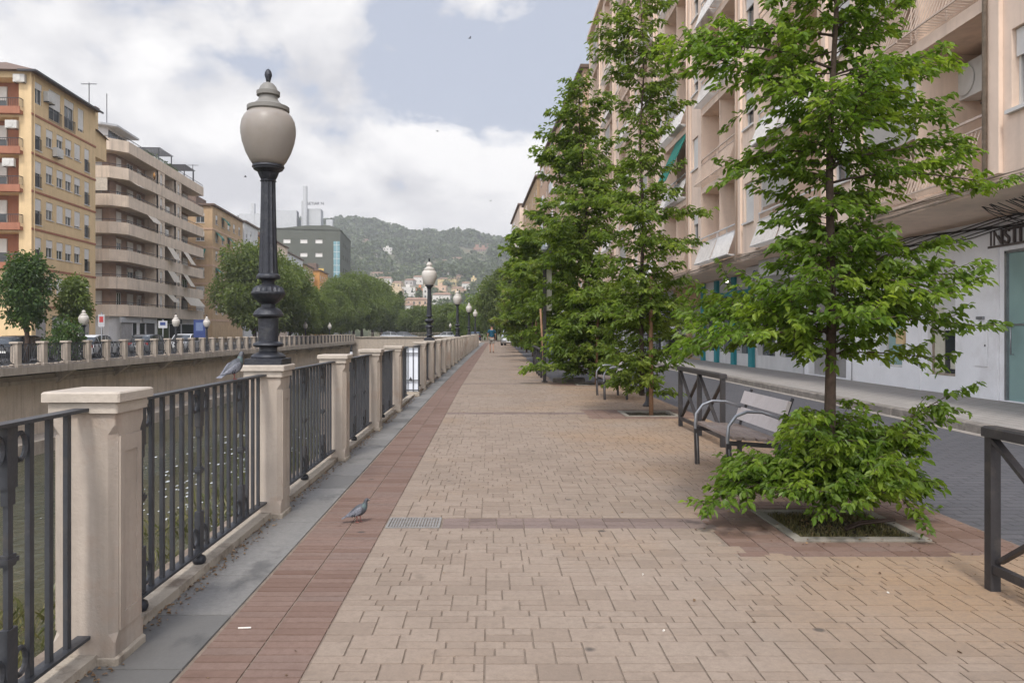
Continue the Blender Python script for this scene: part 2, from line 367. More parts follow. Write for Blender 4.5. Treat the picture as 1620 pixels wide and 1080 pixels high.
# ------------------------------------------------------------------ promenade
def bend(y): return 0.007*max(0.0, y-20)
def blocks(rects, h=0.0, gx=0.0035, gy=0.0018, seed=1):
    """paving blocks as separate islands with a worn edge; rects = (x0,x1,y0,y1)"""
    rg = np.random.default_rng(seed); r = np.array(rects); n = len(r)
    jit = rg.normal(0, 0.0007, (n,4))+h
    x0, x1, y0, y1 = r[:,0]+gx, r[:,1]-gx, r[:,2]+gy, r[:,3]-gy; e = 0.0022
    V = np.zeros((n,8,3))
    for k, (xa, ya, sx, sy) in enumerate(((x0,y0,1,1),(x1,y0,-1,1),(x1,y1,-1,-1),(x0,y1,1,-1))):
        V[:,k,0] = xa; V[:,k,1] = ya; V[:,k,2] = h-0.012
        V[:,4+k,0] = xa+sx*e; V[:,4+k,1] = ya+sy*e; V[:,4+k,2] = jit[:,k]
    V = V.reshape(-1,3); V[:,0] += 0.007*np.maximum(0, V[:,1]-20)
    b = (np.arange(n)*8)[:,None]; T = np.array([[4,5,6,7],[0,1,5,4],[1,2,6,5],[2,3,7,6],[3,0,4,7]])
    return V, (b[:,None,:]+T[None]).reshape(-1,4)
BAND = [5.69+7.62*k for k in range(12)]                    # dark cross courses, one at each tree
def right_edge(y): return 3.5 if y < 21.4 else 1.62
PITS = [(2.06, 3.00, 5.22, 6.10), (2.25, 3.19, 12.85, 13.75), (2.25, 3.19, 20.3, 21.1)]
REDSQ = [(1.58, 3.5, 4.87, 6.42), (1.62, 3.5, 12.5, 13.95), (1.62, 3.5, 20.0, 21.4)]
def inside(x, y, rs): return any(a <= x < b and c <= y < d for a, b, c, d in rs)
GRATE = (-0.768, -0.375, 5.56, 5.86)
tan = []; rg = random.Random(5); cw, ch = 0.044, 0.078
for iy in range(int(96/ch)):
    pass
ny, nx = int(96/ch), int((3.5+0.78)/cw)
used = np.zeros((ny+3, nx+3), bool); X0, Y0 = -0.776, 0.4
bandrows = lambda y: any(abs(y-b) < 0.155 for b in BAND)
for iy in range(ny):
    for ix in range(nx):
        if used[iy,ix]: continue
        x, y = X0+ix*cw, Y0+iy*ch
        if x+cw > right_edge(y)+0.01 or bandrows(y+ch/2) or inside(x+cw/2, y+ch/2, REDSQ): continue
        w, hh = rg.choice([(2,1),(3,1),(4,1),(5,1),(3,1),(4,1),(3,2),(4,2),(5,2),(4,1)])
        while w > 1 and (used[iy,ix:ix+w].any() or ix+w > nx): w -= 1
        if bandrows(y+1.5*ch): hh = 1
        tan.append((x, x+w*cw, y, y+hh*ch)); used[iy:iy+hh, ix:ix+w] = True
tan = [(a,b,c,d) for a,b,c,d in tan if not inside((a+b)/2,(c+d)/2,REDSQ)]
V, Q = blocks(tan, 0.0, 0.0024, 0.0013, 1); o = put('promenade_paving', np_mesh('promenade_paving', V, Q, M['paver'])); tag(o, kind='structure')
red = []
for i in range(int(96/0.0745)):
    y = -0.2+i*0.0745
    for x0, x1 in ((-1.283,-1.030),(-1.030,-0.778)): red.append((x0, x1, y, y+0.0745))
V, Q = blocks(red, 0.0, 0.003, 0.003, 2); tag(put('brick_strip_paving', np_mesh('brick_strip_paving', V, Q, M['redbrick'])), kind='structure')
brown = []
for b in BAND:
    x = -0.76
    while x < right_edge(b)-0.1:
        for j in range(3):
            if not inside(x+0.05, b-0.155+j*0.1033+0.05, REDSQ+[(GRATE[0]-0.02, GRATE[1]+0.0, GRATE[2]-0.02, GRATE[3]+0.02)]): brown.append((x, x+0.2, b-0.155+j*0.1033, b-0.155+(j+1)*0.1033))
        x += 0.2
V, Q = blocks(brown, 0.0, 0.002, 0.002, 3); tag(put('cross_course_paving', np_mesh('cross_course_paving', V, Q, M['pinkbrick'])), kind='structure')
sq = []
for (a, b, c, d), pit in zip(REDSQ, PITS):
    y = c
    while y < d-0.02:
        x = a
        while x < b-0.02:
            e = min(x+0.2, b)
            if e <= pit[0] or x >= pit[1] or y+0.1 <= pit[2] or y >= pit[3]: sq.append((x, e, y, min(y+0.1, d)))
            else:
                if x < pit[0]-0.02: sq.append((x, pit[0], y, min(y+0.1, d)))
                if e > pit[1]+0.02: sq.append((pit[1], e, y, min(y+0.1, d)))
            x += 0.2
        y += 0.1
V, Q = blocks(sq, 0.0, 0.002, 0.002, 4); tag(put('tree_surround_paving', np_mesh('tree_surround_paving', V, Q, M['redbrick'])), kind='structure')
sl = []; y = -0.5; k = 0
while y < 96:
    h = 0.62; sl.append((-1.87, -1.295, y, y+h)); y += h; k += 1
V, Q = blocks(sl, 0.004, 0.003, 0.003, 5); tag(put('slate_strip_paving', np_mesh('slate_strip_paving', V, Q, M['slate'])), kind='structure')
g = MB()                                                     # bedding under the blocks, with openings at the pits
ys = [-25, 5.22, 6.10, 12.85, 13.75, 20.3, 21.1, 21.4, 60, 124]
for a, b in zip(ys[:-1], ys[1:]):
    pit = next((p for p in PITS if abs(p[2]-a) < 1e-6), None); xr = 3.52 if a < 21.4 else 1.64
    segs = [(-2.0, xr)] if not pit else [(-2.0, pit[0]), (pit[1], xr)]
    for x0, x1 in segs: g.quad((x0+bend(a),a,-0.0065),(x1+bend(a),a,-0.0065),(x1+bend(b),b,-0.0065),(x0+bend(b),b,-0.0065))
tag(g.build('promenade_ground', M['mortar']), kind='structure')
# road, pavement across it and their kerbs
g = MB(); g.box(3.52, 6.62, -25, 21.4, -0.3, -0.006); g.box(1.66, 6.62, 21.4, 128, -0.3, -0.006); tag(g.build('road', M['road']), kind='structure')
g = MB(); g.box(6.95, 11.4, -25, 128, -0.3, 0.128); tag(g.build('pavement', M['pavement']), kind='structure')
g = MB(); y = -4.0; rk = random.Random(3)
while y < 126:
    L = rk.uniform(0.85, 1.05); g.cbox(6.78+rk.uniform(-.006,.006), 6.946, y+0.004, y+L-0.004, -0.2, 0.13+rk.uniform(-.006,.004), 0.018); y += L
tag(g.build('kerb', M['kerb']), kind='structure')
g = MB(); g.box(6.625, 6.776, -25, 128, -0.3, 0.0); g.box(1.645+0.75, 1.655+0.85, 21.35, 21.5, -.1, 0.0); tag(g.build('gutter', M['gutter']), kind='structure')
g = MB(); g.cbox(1.72, 2.62, 21.42, 21.60, -0.1, 0.13, 0.02); tag(g.build('parking_bay_kerb', M['kerb']), kind='structure')
# drain grate
t = thing('drain_grate', 'slotted metal drain grate set flush in the dark cross course beside the brick strip', 'drain grate', (GRATE[0], GRATE[2], 0))
g = MB(); w, h = GRATE[1]-GRATE[0], GRATE[3]-GRATE[2]
for a in ((0,w,0,.018),(0,w,h-.018,h),(0,.018,.018,h-.018),(w-.018,w,.018,h-.018)): g.box(a[0],a[1],a[2],a[3],-0.02,0.003)
g.build('frame', M['grate'], t)
g = MB(); k = 17
for i in range(k):
    x = 0.022+(w-0.044)*(i+0.2)/k; g.box(x, x+0.0125, 0.019, h-0.019, -0.018, 0.001)
for yy in (0.10, 0.195): g.box(0.019, w-0.019, yy, yy+0.01, -0.02, -0.0015)
g.build('slats', M['grate'], t)
g = MB(); g.box(0.004, w-0.004, 0.004, h-0.004, -0.07, -0.021); g.build('well', M['dark'], t)
# tree pits
PITL = ['square concrete framed tree pit full of weeds at the foot of the nearest tree', 'bare square tree pit under the second tree with a wooden stake', 'low tree pit beneath the bushy third tree near the grey kerb']
for (a, b, c, d), lb in zip(PITS, PITL):
    t = thing('tree_pit', lb, 'tree pit', (a, c, 0), group='tree pits along the promenade'); w, h = b-a, d-c; g = MB(); fw = 0.075
    for q in ((0.002,w-.002,0.002,fw),(0.002,w-.002,h-fw,h-.002),(0.002,fw,fw,h-fw),(w-fw,w-.002,fw,h-fw)): g.box(q[0],q[1],q[2],q[3],-0.12,0.006)
    g.build('frame', M['pitframe'], t)
    n = 14; vs = [(fw+(w-2*fw)*i/n, fw+(h-2*fw)*j/n, -0.05+0.03*rk.random()+0.03*math.sin(3*i/n)*math.sin(3*j/n)) for j in range(n+1) for i in range(n+1)]
    g = MB().add(vs, [(j*(n+1)+i, j*(n+1)+i+1, (j+1)*(n+1)+i+1, (j+1)*(n+1)+i) for j in range(n) for i in range(n)]); g.build('soil', M['soil'], t)
def blades(name, P, hmin, hmax, wid, mats, seed):
    r_ = np.random.default_rng(seed); n = len(P); D = np.stack([r_.normal(0,.5,n), r_.normal(0,.5,n), np.ones(n)], 1)
    A = r_.uniform(0, 6.28, n); L = r_.uniform(hmin, hmax, n)
    return leaves_mesh(name, P, D, np.stack([np.cos(A), np.sin(A), 0*A], 1), L, np.full(n, wid)*r_.uniform(.6,1.4,n), mats)
r_ = np.random.default_rng(4); n = 2600
P = np.stack([r_.uniform(2.14,2.92,n), r_.uniform(5.30,6.02,n), np.full(n,-0.03)], 1)
tag(put('pit_weeds', blades('pit_weeds', P, 0.015, 0.075, 0.010, M['pitgrass'], 5)), 'short dry weeds growing in the nearest tree pit', 'weeds', kind='stuff')
t = MB(); t.tube([(2.50,5.42,0.02),(2.62,5.45,0.055),(2.80,5.50,0.06),(2.92,5.56,0.055),(2.93,5.60,0.05),(2.86,5.60,0.05),(2.66,5.55,0.045),(2.54,5.52,0.01)], 0.009, 7)
tag(t.build('irrigation_pipe', M['pipe'], smooth=True), 'thin brown irrigation pipe looped over the weeds in the nearest pit', 'pipe')

# ------------------------------------------------------------------ river channel
def water_mat():
    m, nt, b = nodes_of('river_water'); p = geo_pos(nt); L = nt.links
    sh = noise(nt, mapping(nt, p, (0.25,0.09,1)), 1.0, 4)
    L.new(mixc(nt, ramp(nt, sh, [(0.35,0),(0.65,1)]), (0.030,0.036,0.016), (0.070,0.068,0.038)), b.inputs['Base Color'])
    b.inputs['Roughness'].default_value = 0.12; b.inputs['Specular IOR Level'].default_value = 0.5
    rip = noise(nt, mapping(nt, p, (2.2,1.0,1)), 1.6, 5, 0.6); zone = ramp(nt, noise(nt, mapping(nt, p, (0.12,0.06,1)), 1.0, 2), [(0.48,0.10),(0.60,1.0)])
    mm = N(nt, 'ShaderNodeMath', operation='MULTIPLY'); L.new(rip, mm.inputs[0]); L.new(zone, mm.inputs[1])
    bump(nt, b, mm.outputs[0], 0.9, 0.22); return m
M['water'] = water_mat()
M['foam_glint'] = mat('broken_water_glints', (0.62,0.65,0.68), 0.3, 0.15, 3, bmp=0.6)  # flecks of broken water, with the ripples' glints painted in as white
M['wallstone'] = mat('embankment_concrete', (0.54,0.455,0.365), 0.9, 0.22, 1.2, bmp=0.8, bscale=14, streak=0.55, dirt=((0.30,0.25,0.19), 0.6, 0.6))
M['deck'] = mat('deck_edge_concrete', (0.42,0.36,0.295), 0.9, 0.22, 1.5, bmp=0.5, streak=0.65)
M['farstone'] = mat('far_parapet_stone', (0.43,0.365,0.30), 0.9, 0.15, 3, bmp=0.2, streak=0.4)
g = MB(); g.quad((-24,-30,-4.35),(-1.9,-30,-4.35),(-1.9,124,-4.35),(-24,124,-4.35)); tag(g.build('river_water', M['water']), kind='structure')
g = MB(); g.box(-24.5,-1.5,-30,124.5,-5.4,-4.9); tag(g.build('river_bed', M['earth']), kind='structure')
g = MB(); g.box(-22.78,-21.2,-30,124,-4.9,-3.72); tag(g.build('river_ledge', M['deck']), kind='structure')
t = thing('embankment_wall', 'tall brown concrete wall holding the far bank above the river', 'wall', (-22.8, -30, -4.9))
g = MB(); L = 154; y = 0.0
while y < L:                                                # cast panels with open vertical joints
    e = min(y+6.2, L); g.box(-0.5, 0.0, y+0.02, e-0.02, 0.0, 4.15); y = e
g.box(-0.55, -0.03, 0, L, 0, 4.14); g.build('wall_panels', M['wallstone'], t)
g = MB(); g.box(0.0, 0.12, 0, L, 3.75, 3.95); g.build('string_course', M['deck'], t)
t2 = thing('embankment_wall', 'concrete wall of the near bank dropping from the promenade edge to the river', 'wall', (-1.9, -30, -4.9))
g = MB(); g.box(-0.02, 0.45, 0, 154, 0, 4.86); g.build('wall_panels', M['wallstone'], t2)
t = thing('walkway_slab', 'thin concrete slab overhanging the river under the far parapet', 'slab', (-22.8, -30, -0.75))
g = MB(); g.box(-0.6, 1.05, 0, 154, 0.16, 0.50)
g.build('edge_slab', M['deck'], t)
g = MB(); y = 2.0
while y < 153: g.add([(-0.1,y,-0.55),(0.0,y,-0.55),(0.95,y,0.158),(-0.1,y,0.158),(-0.1,y+.3,-0.55),(0.0,y+.3,-0.55),(0.95,y+.3,0.158),(-0.1,y+.3,0.158)], [(0,1,2,3),(7,6,5,4),(0,4,5,1),(1,5,6,2),(2,6,7,3),(3,7,4,0)]); y += 6.2
g.build('brackets', M['deck'], t)
g = MB(); g.box(-34.5,-23.4,-30,330,-2.0,-0.262); tag(g.build('bank_road', M['asphalt']), kind='structure')
g = MB(); g.box(-23.4,-21.78,-30,124,-0.6,-0.23); g.box(-300,-31.2,-30,330,-1.9,-0.14); tag(g.build('bank_pavement', M['pavement']), kind='structure')
r_ = np.random.default_rng(9); n = 5200; cx_ = r_.uniform(0,1,n)
P = np.stack([-5.2-4.6*r_.random(n)**1.5, r_.uniform(9,44,n), np.full(n,-4.36)], 1); k = np.sin(P[:,1]*0.6)+np.sin(P[:,1]*1.7+1)+0.5*np.sin(P[:,0]*3); P = P[k > -0.2]
tag(put('river_weeds', blades('river_weeds', P, 0.25, 0.9, 0.05, M['weed'], 6)), 'dry grass and reeds growing at the edge of the river', 'reeds', kind='stuff')
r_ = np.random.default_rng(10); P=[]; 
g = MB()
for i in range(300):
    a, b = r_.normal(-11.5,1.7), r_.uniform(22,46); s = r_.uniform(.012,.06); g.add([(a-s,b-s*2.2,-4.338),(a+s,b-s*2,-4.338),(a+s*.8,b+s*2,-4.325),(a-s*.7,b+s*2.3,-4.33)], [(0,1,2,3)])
tag(g.build('river_foam_glints', M['foam_glint']), 'white broken water and painted glints where the river runs over shallow stones', 'rapids', kind='stuff')

# ------------------------------------------------------------------ near parapet
PX, BAY, P1 = -1.725, 2.56, 3.385                            # centre line, spacing, centre of the nearest whole pillar
def make_pillar():
    t = thing('parapet_pillar', '', 'pillar', group='stone pillars of the promenade parapet')
    g = MB(); hw = 0.132
    def ring(w, c, z): return [(-w+c,-w,z),(w-c,-w,z),(w,-w+c,z),(w,w-c,z),(w-c,w,z),(-w+c,w,z),(-w,w-c,z),(-w,-w+c,z)]
    g.loft([ring(hw,.004,0),ring(hw,.004,.10),ring(hw,.03,.135),ring(hw,.03,.98),ring(hw,.004,1.02),ring(hw,.004,1.075)])
    for sx in (-1, 1):
        x0, x1 = (hw-0.001, hw+0.008) if sx > 0 else (-hw-0.008, -hw+0.001)
        g.box(x0,x1,-.098,-.062,.14,.97); g.box(x0,x1,.062,.098,.14,.97); g.box(x0,x1,-.062,.062,.90,.97); g.box(x0,x1,-.062,.062,.14,.21)
    g.build('shaft', M['stone'], t)
    g = MB(); g.cbox(-.147,.147,-.147,.147,1.072,1.12,.006); g.cbox(-.166,.166,-.166,.166,1.12,1.163,.007); g.build('cap', M['cap'], t)
    g = MB(); g.cbox(-.136,.145,-.136,.136,0.0,.04,.008); g.build('plinth', M['kerbstone'], t)
    return t
def make_railing(Lp, fine=True):
    t = thing('iron_railing', '', 'railing', group='iron railings between the promenade pillars')
    MB().box(-.03,.03,-.085,Lp+.085,1.082,1.096).build('top_rail', M['iron'], t)
    MB().box(-.028,.028,-.045,Lp+.045,.118,.132).build('bottom_rail', M['iron'], t)
    n = 17; ys = [Lp*(i+1)/(n+1) for i in range(n)]; orn = (1, 7, 13)
    allg = MB(); sg = MB(); fg = MB()
    for i, y in enumerate(ys):
        w = 0.014
        if i not in orn:
            b = MB() if fine else allg; b.box(-.0095,.0095,y-w,y+w,.132,1.082)
            if fine: b.build('baluster', M['iron'], t)
        if i in orn:
            s = MB(); s.box(-.0095,.0095,y-w,y+w,.132,1.082); s.box(-.017,.017,y-.03,y+.03,.86,1.081); s.box(-.013,.013,y-.022,y+.022,.80,.86); s.box(-.017,.017,y-.03,y+.03,.133,.36); s.box(-.02,.02,y-.033,y+.033,.595,.612); s.box(-.015,.015,y-.025,y+.025,.583,.624)
            for sg_ in (-1, 1):
                for zc in (1.0, 0.215):
                    c = y+sg_*.068; pts = [(0, c+.036*math.cos(a), zc+.05*math.sin(a)) for a in np.linspace(0, 2*math.pi, 15)[:-1]]; s.tube(pts, .010, 5, True)
            s.build('scroll_baluster', M['iron'], t)
            if i != 13:
                f = MB(); f.lathe([(.004,0),(.030,.012),(.040,.036),(.034,.060),(.012,.072),(.012,.084)], 12, (0.0,y,.034))
                f.build('ball_foot', M['castiron'], t, smooth=True)
    if not fine: allg.build('balusters', M['iron'], t)
    for yy in (-.04, Lp+.04): pass
    return t
pil = make_pillar(); LP = BAY-0.265-0.002
fine_r = make_railing(LP); far_r = make_railing(LP, False)
first = {'p': True, 'f': True, 'c': True}
def place(proto, key, loc, label):
    if first[key]:
        first[key] = False; proto.location = loc; proto['label'] = label; return proto
    return dup(proto, loc, label=label)
NP = 29; LAMPS = (1, 7, 13, 19, 25)
for k in range(-1, NP):
    y = P1+BAY*k
    if k == 5: continue                                       # the gap with the barred gate
    n = k+2 if k < 5 else k+1
    note = {1: 'stone pillar carrying the large nearest street lamp', -1: 'cream stone parapet pillar closest to the camera, at the edge of view', 0: 'large cream stone pillar with a square cap, standing nearest to the camera in full'}
    lb = note.get(k) or ('stone pillar under a black street lamp, %s pillar of the promenade parapet' % ordinal(n) if k in LAMPS else 'plain cream stone parapet pillar beside the slate strip, %s from the camera' % ordinal(n))
    place(pil, 'p', (PX+bend(y), y, 0.002), lb)
for k in range(-1, NP-1):
    if k in (4, 5): continue
    y = P1+BAY*k+0.1335; n = k+2 if k < 5 else k
    lb = {-1: 'dark iron railing panel running out of view past the nearest pillar', 0: 'dark iron railing panel with a pigeon perched on its top rail', 1: 'dark iron railing panel just beyond the nearest street lamp'}.get(k) or 'full length dark iron scrollwork railing panel of the parapet, %s from the camera' % ordinal(n)
    place(fine_r if k < 7 else far_r, 'f' if k < 7 else 'c', (PX+bend(y), y, 0), lb)
# the gap: two short panels, and a barred gate with a white board standing across
yg = P1+BAY*5
for (y0, L, lb) in ((P1+BAY*4+.134, 1.95, 'short iron railing panel on the near side of the barred gate'), (yg+1.05, 1.36, 'short iron railing panel on the far side of the barred gate')):
    dup(far_r, (PX, y0, 0), label=lb, scale=(1, L/LP, 1))
t = thing('barred_gate', 'narrow iron gate with a white board behind its bars in the parapet gap', 'gate', (PX, yg+0.62, 0.0))
g = MB()
for x in (-.21, -.095, .02, .135): g.box(x-.009, x+.009, -.02, .0, .10, 1.09)
for z in (.13, .34, .93, 1.075): g.box(-.219, .144, -.024, -.003, z, z+.02)
g.add([(-.07,-.026,.36),(.0,-.026,.36),(-.035,-.026,.43),(-.07,-.012,.36),(.0,-.012,.36),(-.035,-.012,.43)], [(0,1,2),(5,4,3),(0,3,4,1),(1,4,5,2),(2,5,3,0)]); g.build('bars', M['iron'], t)
M['whiteboard'] = mat('white_board', (0.74,0.77,0.83), 0.5, 0.06, 5, bmp=0.05)
MB().box(-.20,.13,.02,.04,.11,1.06).build('board', M['whiteboard'], t); MB().cbox(-.24,.16,-.06,.10,0.0,.095,.008).build('footing', M['kerbstone'], t)
g = MB(); y = -1.0                                            # low stone kerb under the railings
while y < P1+BAY*(NP-1):
    a, b = y, y+BAY
    g.box(PX-.11+bend(a), PX+.055+bend(a), a, b-.004, -0.02, .052); y = b
tag(g.build('parapet_kerb', M['kerbstone']), kind='structure')
r_ = np.random.default_rng(12); n = 2600; k = r_.integers(0, 12, n); fr = r_.beta(1.2, 1.2, n)
P = np.stack([PX+.06+.10*r_.random(n)**2.2, P1-2.5+BAY*k+.12+fr*(BAY-.25), .006+.006*r_.random(n)], 1)
P2 = np.stack([r_.uniform(-1.2, 3.4, 90), r_.uniform(2.6, 18, 90), np.full(90,.003)], 1); P3 = np.stack([r_.normal(2.5,.5,150), r_.normal(5.6,.6,150), np.full(150,.006)], 1); P = np.concatenate([P, P2, P3]); n = len(P); A = r_.uniform(0,6.28,n); Ls = r_.uniform(.008,.028,n)
tag(put('leaf_litter', leaves_mesh('leaf_litter', P, np.stack([np.cos(A),np.sin(A),r_.uniform(0,.5,n)],1), np.stack([r_.normal(0,.5,n),r_.normal(0,.5,n),np.ones(n)],1), Ls, Ls*.6, M['litter'])), 'dry leaves and grit gathered along the foot of the railings', 'litter', kind='stuff')
M['butt'] = mat('cigarette_paper', (0.7,0.66,0.6), 0.8, 0.1, 9)
for i, (px, py) in enumerate(((387,994),(1050,998),(1405,938),(1017,909))):
    d = F*EYE/(py-CY); x, _, _ = at(px, py, d); a = [0.1,0.7,2.0,1.2][i]
    lb = ['white cigarette end lying on the red brick strip','tiny white scrap on the tan pavers in front of the tree pit','pale scrap of paper on the pavers near the barrier post','small white scrap at the edge of the red brick square'][i]
    L = .03 if i == 0 else .005
    tag(MB().tube([(-L*math.cos(a),-L*math.sin(a),.0045),(L*math.cos(a),L*math.sin(a),.0045)], .0042, 8).build('cigarette_end' if i == 0 else 'paper_scrap', M['butt'], None, (x, d, 0.0)), lb, 'litter')

# ------------------------------------------------------------------ lamps
LZ = ([0,.105,.20,.245,.305,.312,.50,.515,.598,.645,.738,.802,.83,.886,.905,1.45,1.65,2.044,2.07,2.188,2.222,2.292,2.405],[0,.047,.095,.13,.172,.178,.352,.36,.433,.464,.547,.615,.642,.69,.70,1.41,1.535,1.945,1.985,2.066,2.105,2.175,2.283])
def make_lamp(globe, label):
    class MB(globals()['MB']):
        def mesh(s, *a, **k): s.v = [(x, y, float(np.interp(z, *LZ))) for x, y, z in s.v]; return super().mesh(*a, **k)
    t = thing('street_lamp', label, 'street lamp', group='globe street lamps on the promenade parapet')
    g = MB(); g.cbox(-.143,.143,-.143,.143,0,.105,.004)
    g.build('base_block', M['castiron'], t)
    g = MB(); g.lathe([(.13,.10),(.133,.13),(.125,.155),(.10,.18),(.075,.20),(.068,.212),(.068,.245)], 28); g.lathe([(.07,.245),(.108,.255),(.118,.272),(.112,.292),(.085,.305),(.076,.312),(.076,.50),(.083,.515)], 28)
    g.lathe([(.08,.515),(.112,.525),(.116,.54),(.10,.575),(.075,.598),(.054,.606),(.052,.645)], 28)
    autosmooth(g.build('pedestal', M['castiron'], t))
    g = MB(); g.lathe([(.052,.645),(.075,.66),(.112,.70),(.126,.728)], 40, flute=20, depth=.05); g.lathe([(.127,.728),(.130,.738),(.127,.748)], 40); g.lathe([(.127,.748),(.115,.775),(.088,.792),(.05,.802)], 40, flute=20, depth=.12)
    g.lathe([(.047,.80),(.047,.83),(.062,.845),(.088,.852),(.092,.868),(.085,.886),(.073,.905)], 28)
    autosmooth(g.build('knop', M['castiron'], t), 50)
    g = MB(); g.lathe([(.0735,.905),(.070,.95),(.062,1.15),(.056,1.36),(.0545,1.45)], 48, flute=12, depth=.13); autosmooth(g.build('fluted_shaft', M['castiron'], t), 60)
    g = MB(); g.lathe([(.058,1.45),(.062,1.458),(.058,1.468),(.054,1.472)], 24); g.lathe([(.054,1.472),(.064,1.50),(.076,1.545),(.080,1.56)], 32, flute=8, depth=.10)
    g.lathe([(.072,1.56),(.085,1.575),(.112,1.60),(.114,1.618),(.122,1.625),(.122,1.64),(.116,1.652)], 28); autosmooth(g.build('capital', M['castiron'], t), 45)
    g = MB(); g.lathe([(.112,1.65),(.138,1.685),(.172,1.75),(.196,1.82),(.208,1.885),(.209,1.925),(.200,1.975),(.182,2.012),(.152,2.044)], 40); g.build('globe', globe, t, smooth=True)
    g = MB(); g.lathe([(.147,2.046),(.160,2.052),(.160,2.070),(.140,2.078),(.112,2.10),(.084,2.135),(.072,2.165),(.071,2.188)], 36)
    g.lathe([(.07,2.19),(.088,2.196),(.089,2.222),(.076,2.226),(.072,2.232),(.060,2.262),(.040,2.284),(.018,2.295)], 32); top = g.build('globe_top', M['globecap'] if globe is M['globe'] else globe, t); autosmooth(top, 35)
    g = MB(); g.lathe([(.012,2.292),(.016,2.30),(.022,2.33),(.029,2.352),(.028,2.36),(.026,2.375),(.016,2.395),(.004,2.405)], 16); g.build('finial', M['castiron'], top, smooth=True)
    return t
LL = ['large street lamp with a fluted black post and grey globe on the second pillar', 'black street lamp with a cream globe, second nearest on the promenade parapet', 'third black street lamp along the parapet, pale globe before the dark trees', 'fourth street lamp of the promenade parapet, small pale globe', 'smallest and farthest street lamp on the promenade parapet']
M['globe'].node_tree.nodes['Principled BSDF'].inputs['Subsurface Weight'].default_value = .35; M['globe'].node_tree.nodes['Principled BSDF'].inputs['Subsurface Radius'].default_value = (.12,.10,.08)
lamp = make_lamp(M['globe'], LL[0]); lampb = make_lamp(M['globefar'], LL[1])
y = P1+BAY*1; lamp.location = (PX, y, 1.166)
for i, k in enumerate(LAMPS[1:]):
    y = P1+BAY*k; loc = (PX+bend(y), y, 1.166)
    if i == 0: lampb.location = loc
    else: dup(lampb, loc, label=LL[i+1])
# ------------------------------------------------------------------ far parapet
t0 = thing('bank_pillar', '', 'pillar', group='pillars of the far bank parapet')
MB().cbox(-.17,.17,-.17,.17,0,1.10,.02).build('shaft', M['farstone'], t0); MB().cbox(-.21,.21,-.21,.21,1.10,1.19,.015).build('cap', M['farstone'], t0); MB().cbox(-.2,.2,-.2,.2,0,.14,.02).build('plinth', M['farstone'], t0)
t1 = thing('bank_railing', '', 'railing', group='iron railings of the far bank parapet')
FB = 2.08; g = MB(); g.box(-.03,.03,-.86,.86,1.06,1.09); g.box(-.03,.03,-.86,.86,.16,.19)
for i in range(11): g.box(-.01,.01,-.75+.15*i-.012,-.75+.15*i+.012,.19,1.06)
for s in (-1, 1):
    g.tube([(0,s*.03,.2),(0,s*.30,.45),(0,s*.36,.66),(0,s*.2,.9),(0,s*.05,1.05)], .02, 5); g.tube([(0,s*.7,.2),(0,s*.45,.45),(0,s*.36,.66),(0,s*.5,.9),(0,s*.72,1.05)], .02, 5)
g.build('ironwork', M['iron'], t1); g = MB(); g.box(-.07,.07,-.84,.84,0,.07)
for i in range(4): g.cbox(-.09,.09,-.66+.44*i-.07,-.66+.44*i+.07,.07,.12,.01)
g.build('sill', M['farstone'], t1)
for i in range(44):
    y = 33.4+FB*i; loc = (-21.95, y, -.25)
    lb = 'stone pillar of the far bank parapet, %s from the left in the row' % ordinal(i+1); lr = 'iron railing panel on the far bank, %s panel from the left edge' % ordinal(i+1)
    if i == 0: t0.location = loc; t0['label'] = lb; t1.location = (-21.95, y+FB/2, -.25); t1['label'] = lr
    else:
        dup(t0, loc, label=lb)
        if i < 43: dup(t1, (-21.95, y+FB/2, -.25), label=lr)
FL = [(141,497,'globe lamp by the white car on the far bank'),(285,505,'globe lamp in front of the dark shop below the balcony block'),(333,508,'globe lamp on the far bank beside the leafmost plane tree'),(487,512,'small globe lamp under the plane trees on the far bank'),(525,515,'tiny globe lamp at the far end of the far parapet')]
for px, py, lb in FL:
    d = 22.3*F/(CX-px); dup(lampb, (-22.6, d, -.23), label=lb.replace('leafmost','nearest'), group='globe street lamps on the far bank', scale=1.3)
# ------------------------------------------------------------------ bridge
t = thing('bridge', 'low beige concrete bridge crossing the river beyond the parapet', 'bridge', (-12, 124, 0))
g = MB(); L = 10.4; hol = [(1.2,5.2,-4.9,-2.4),(8.0,12.0,-4.9,-2.4),(14.8,18.8,-4.9,-2.4)]
g.holed(20.9, -4.9, .42, hol, 3.0); V2 = [(x-L, y, z) for x, y, z in g.v]; g.v = V2; g.build('parapet_wall', M['farstone'], t)
MB().box(-L,L,-.18,.30,.42,.58).build('coping', M['deck'], t); MB().box(-L,L,.32,16,-1.2,-.1).build('deck', M['asphalt'], t)
g = MB(); g.box(-L,L,15.2,15.5,-.1,.25)
for i in range(80): x = -L+.13+i*.26; g.box(x-.02,x+.02,15.33,15.37,.25,1.15)
g.box(-L,L,15.3,15.4,1.15,1.2); g.build('balustrade', M['farstone'], t); MB().box(-L,L,3.02,3.2,-4.9,-1.2).build('dark_culvert', M['dark'], t)
for i, (x, s) in enumerate(((-3.8,1.05),(-5.6,1.0),(-7.4,1.0))):
    dup(lampb, (x, 139.4, .2), label='small globe lamp on the far side of the bridge, %s from the right' % ordinal(i+1), group='globe lamps on the bridge', scale=1.25)

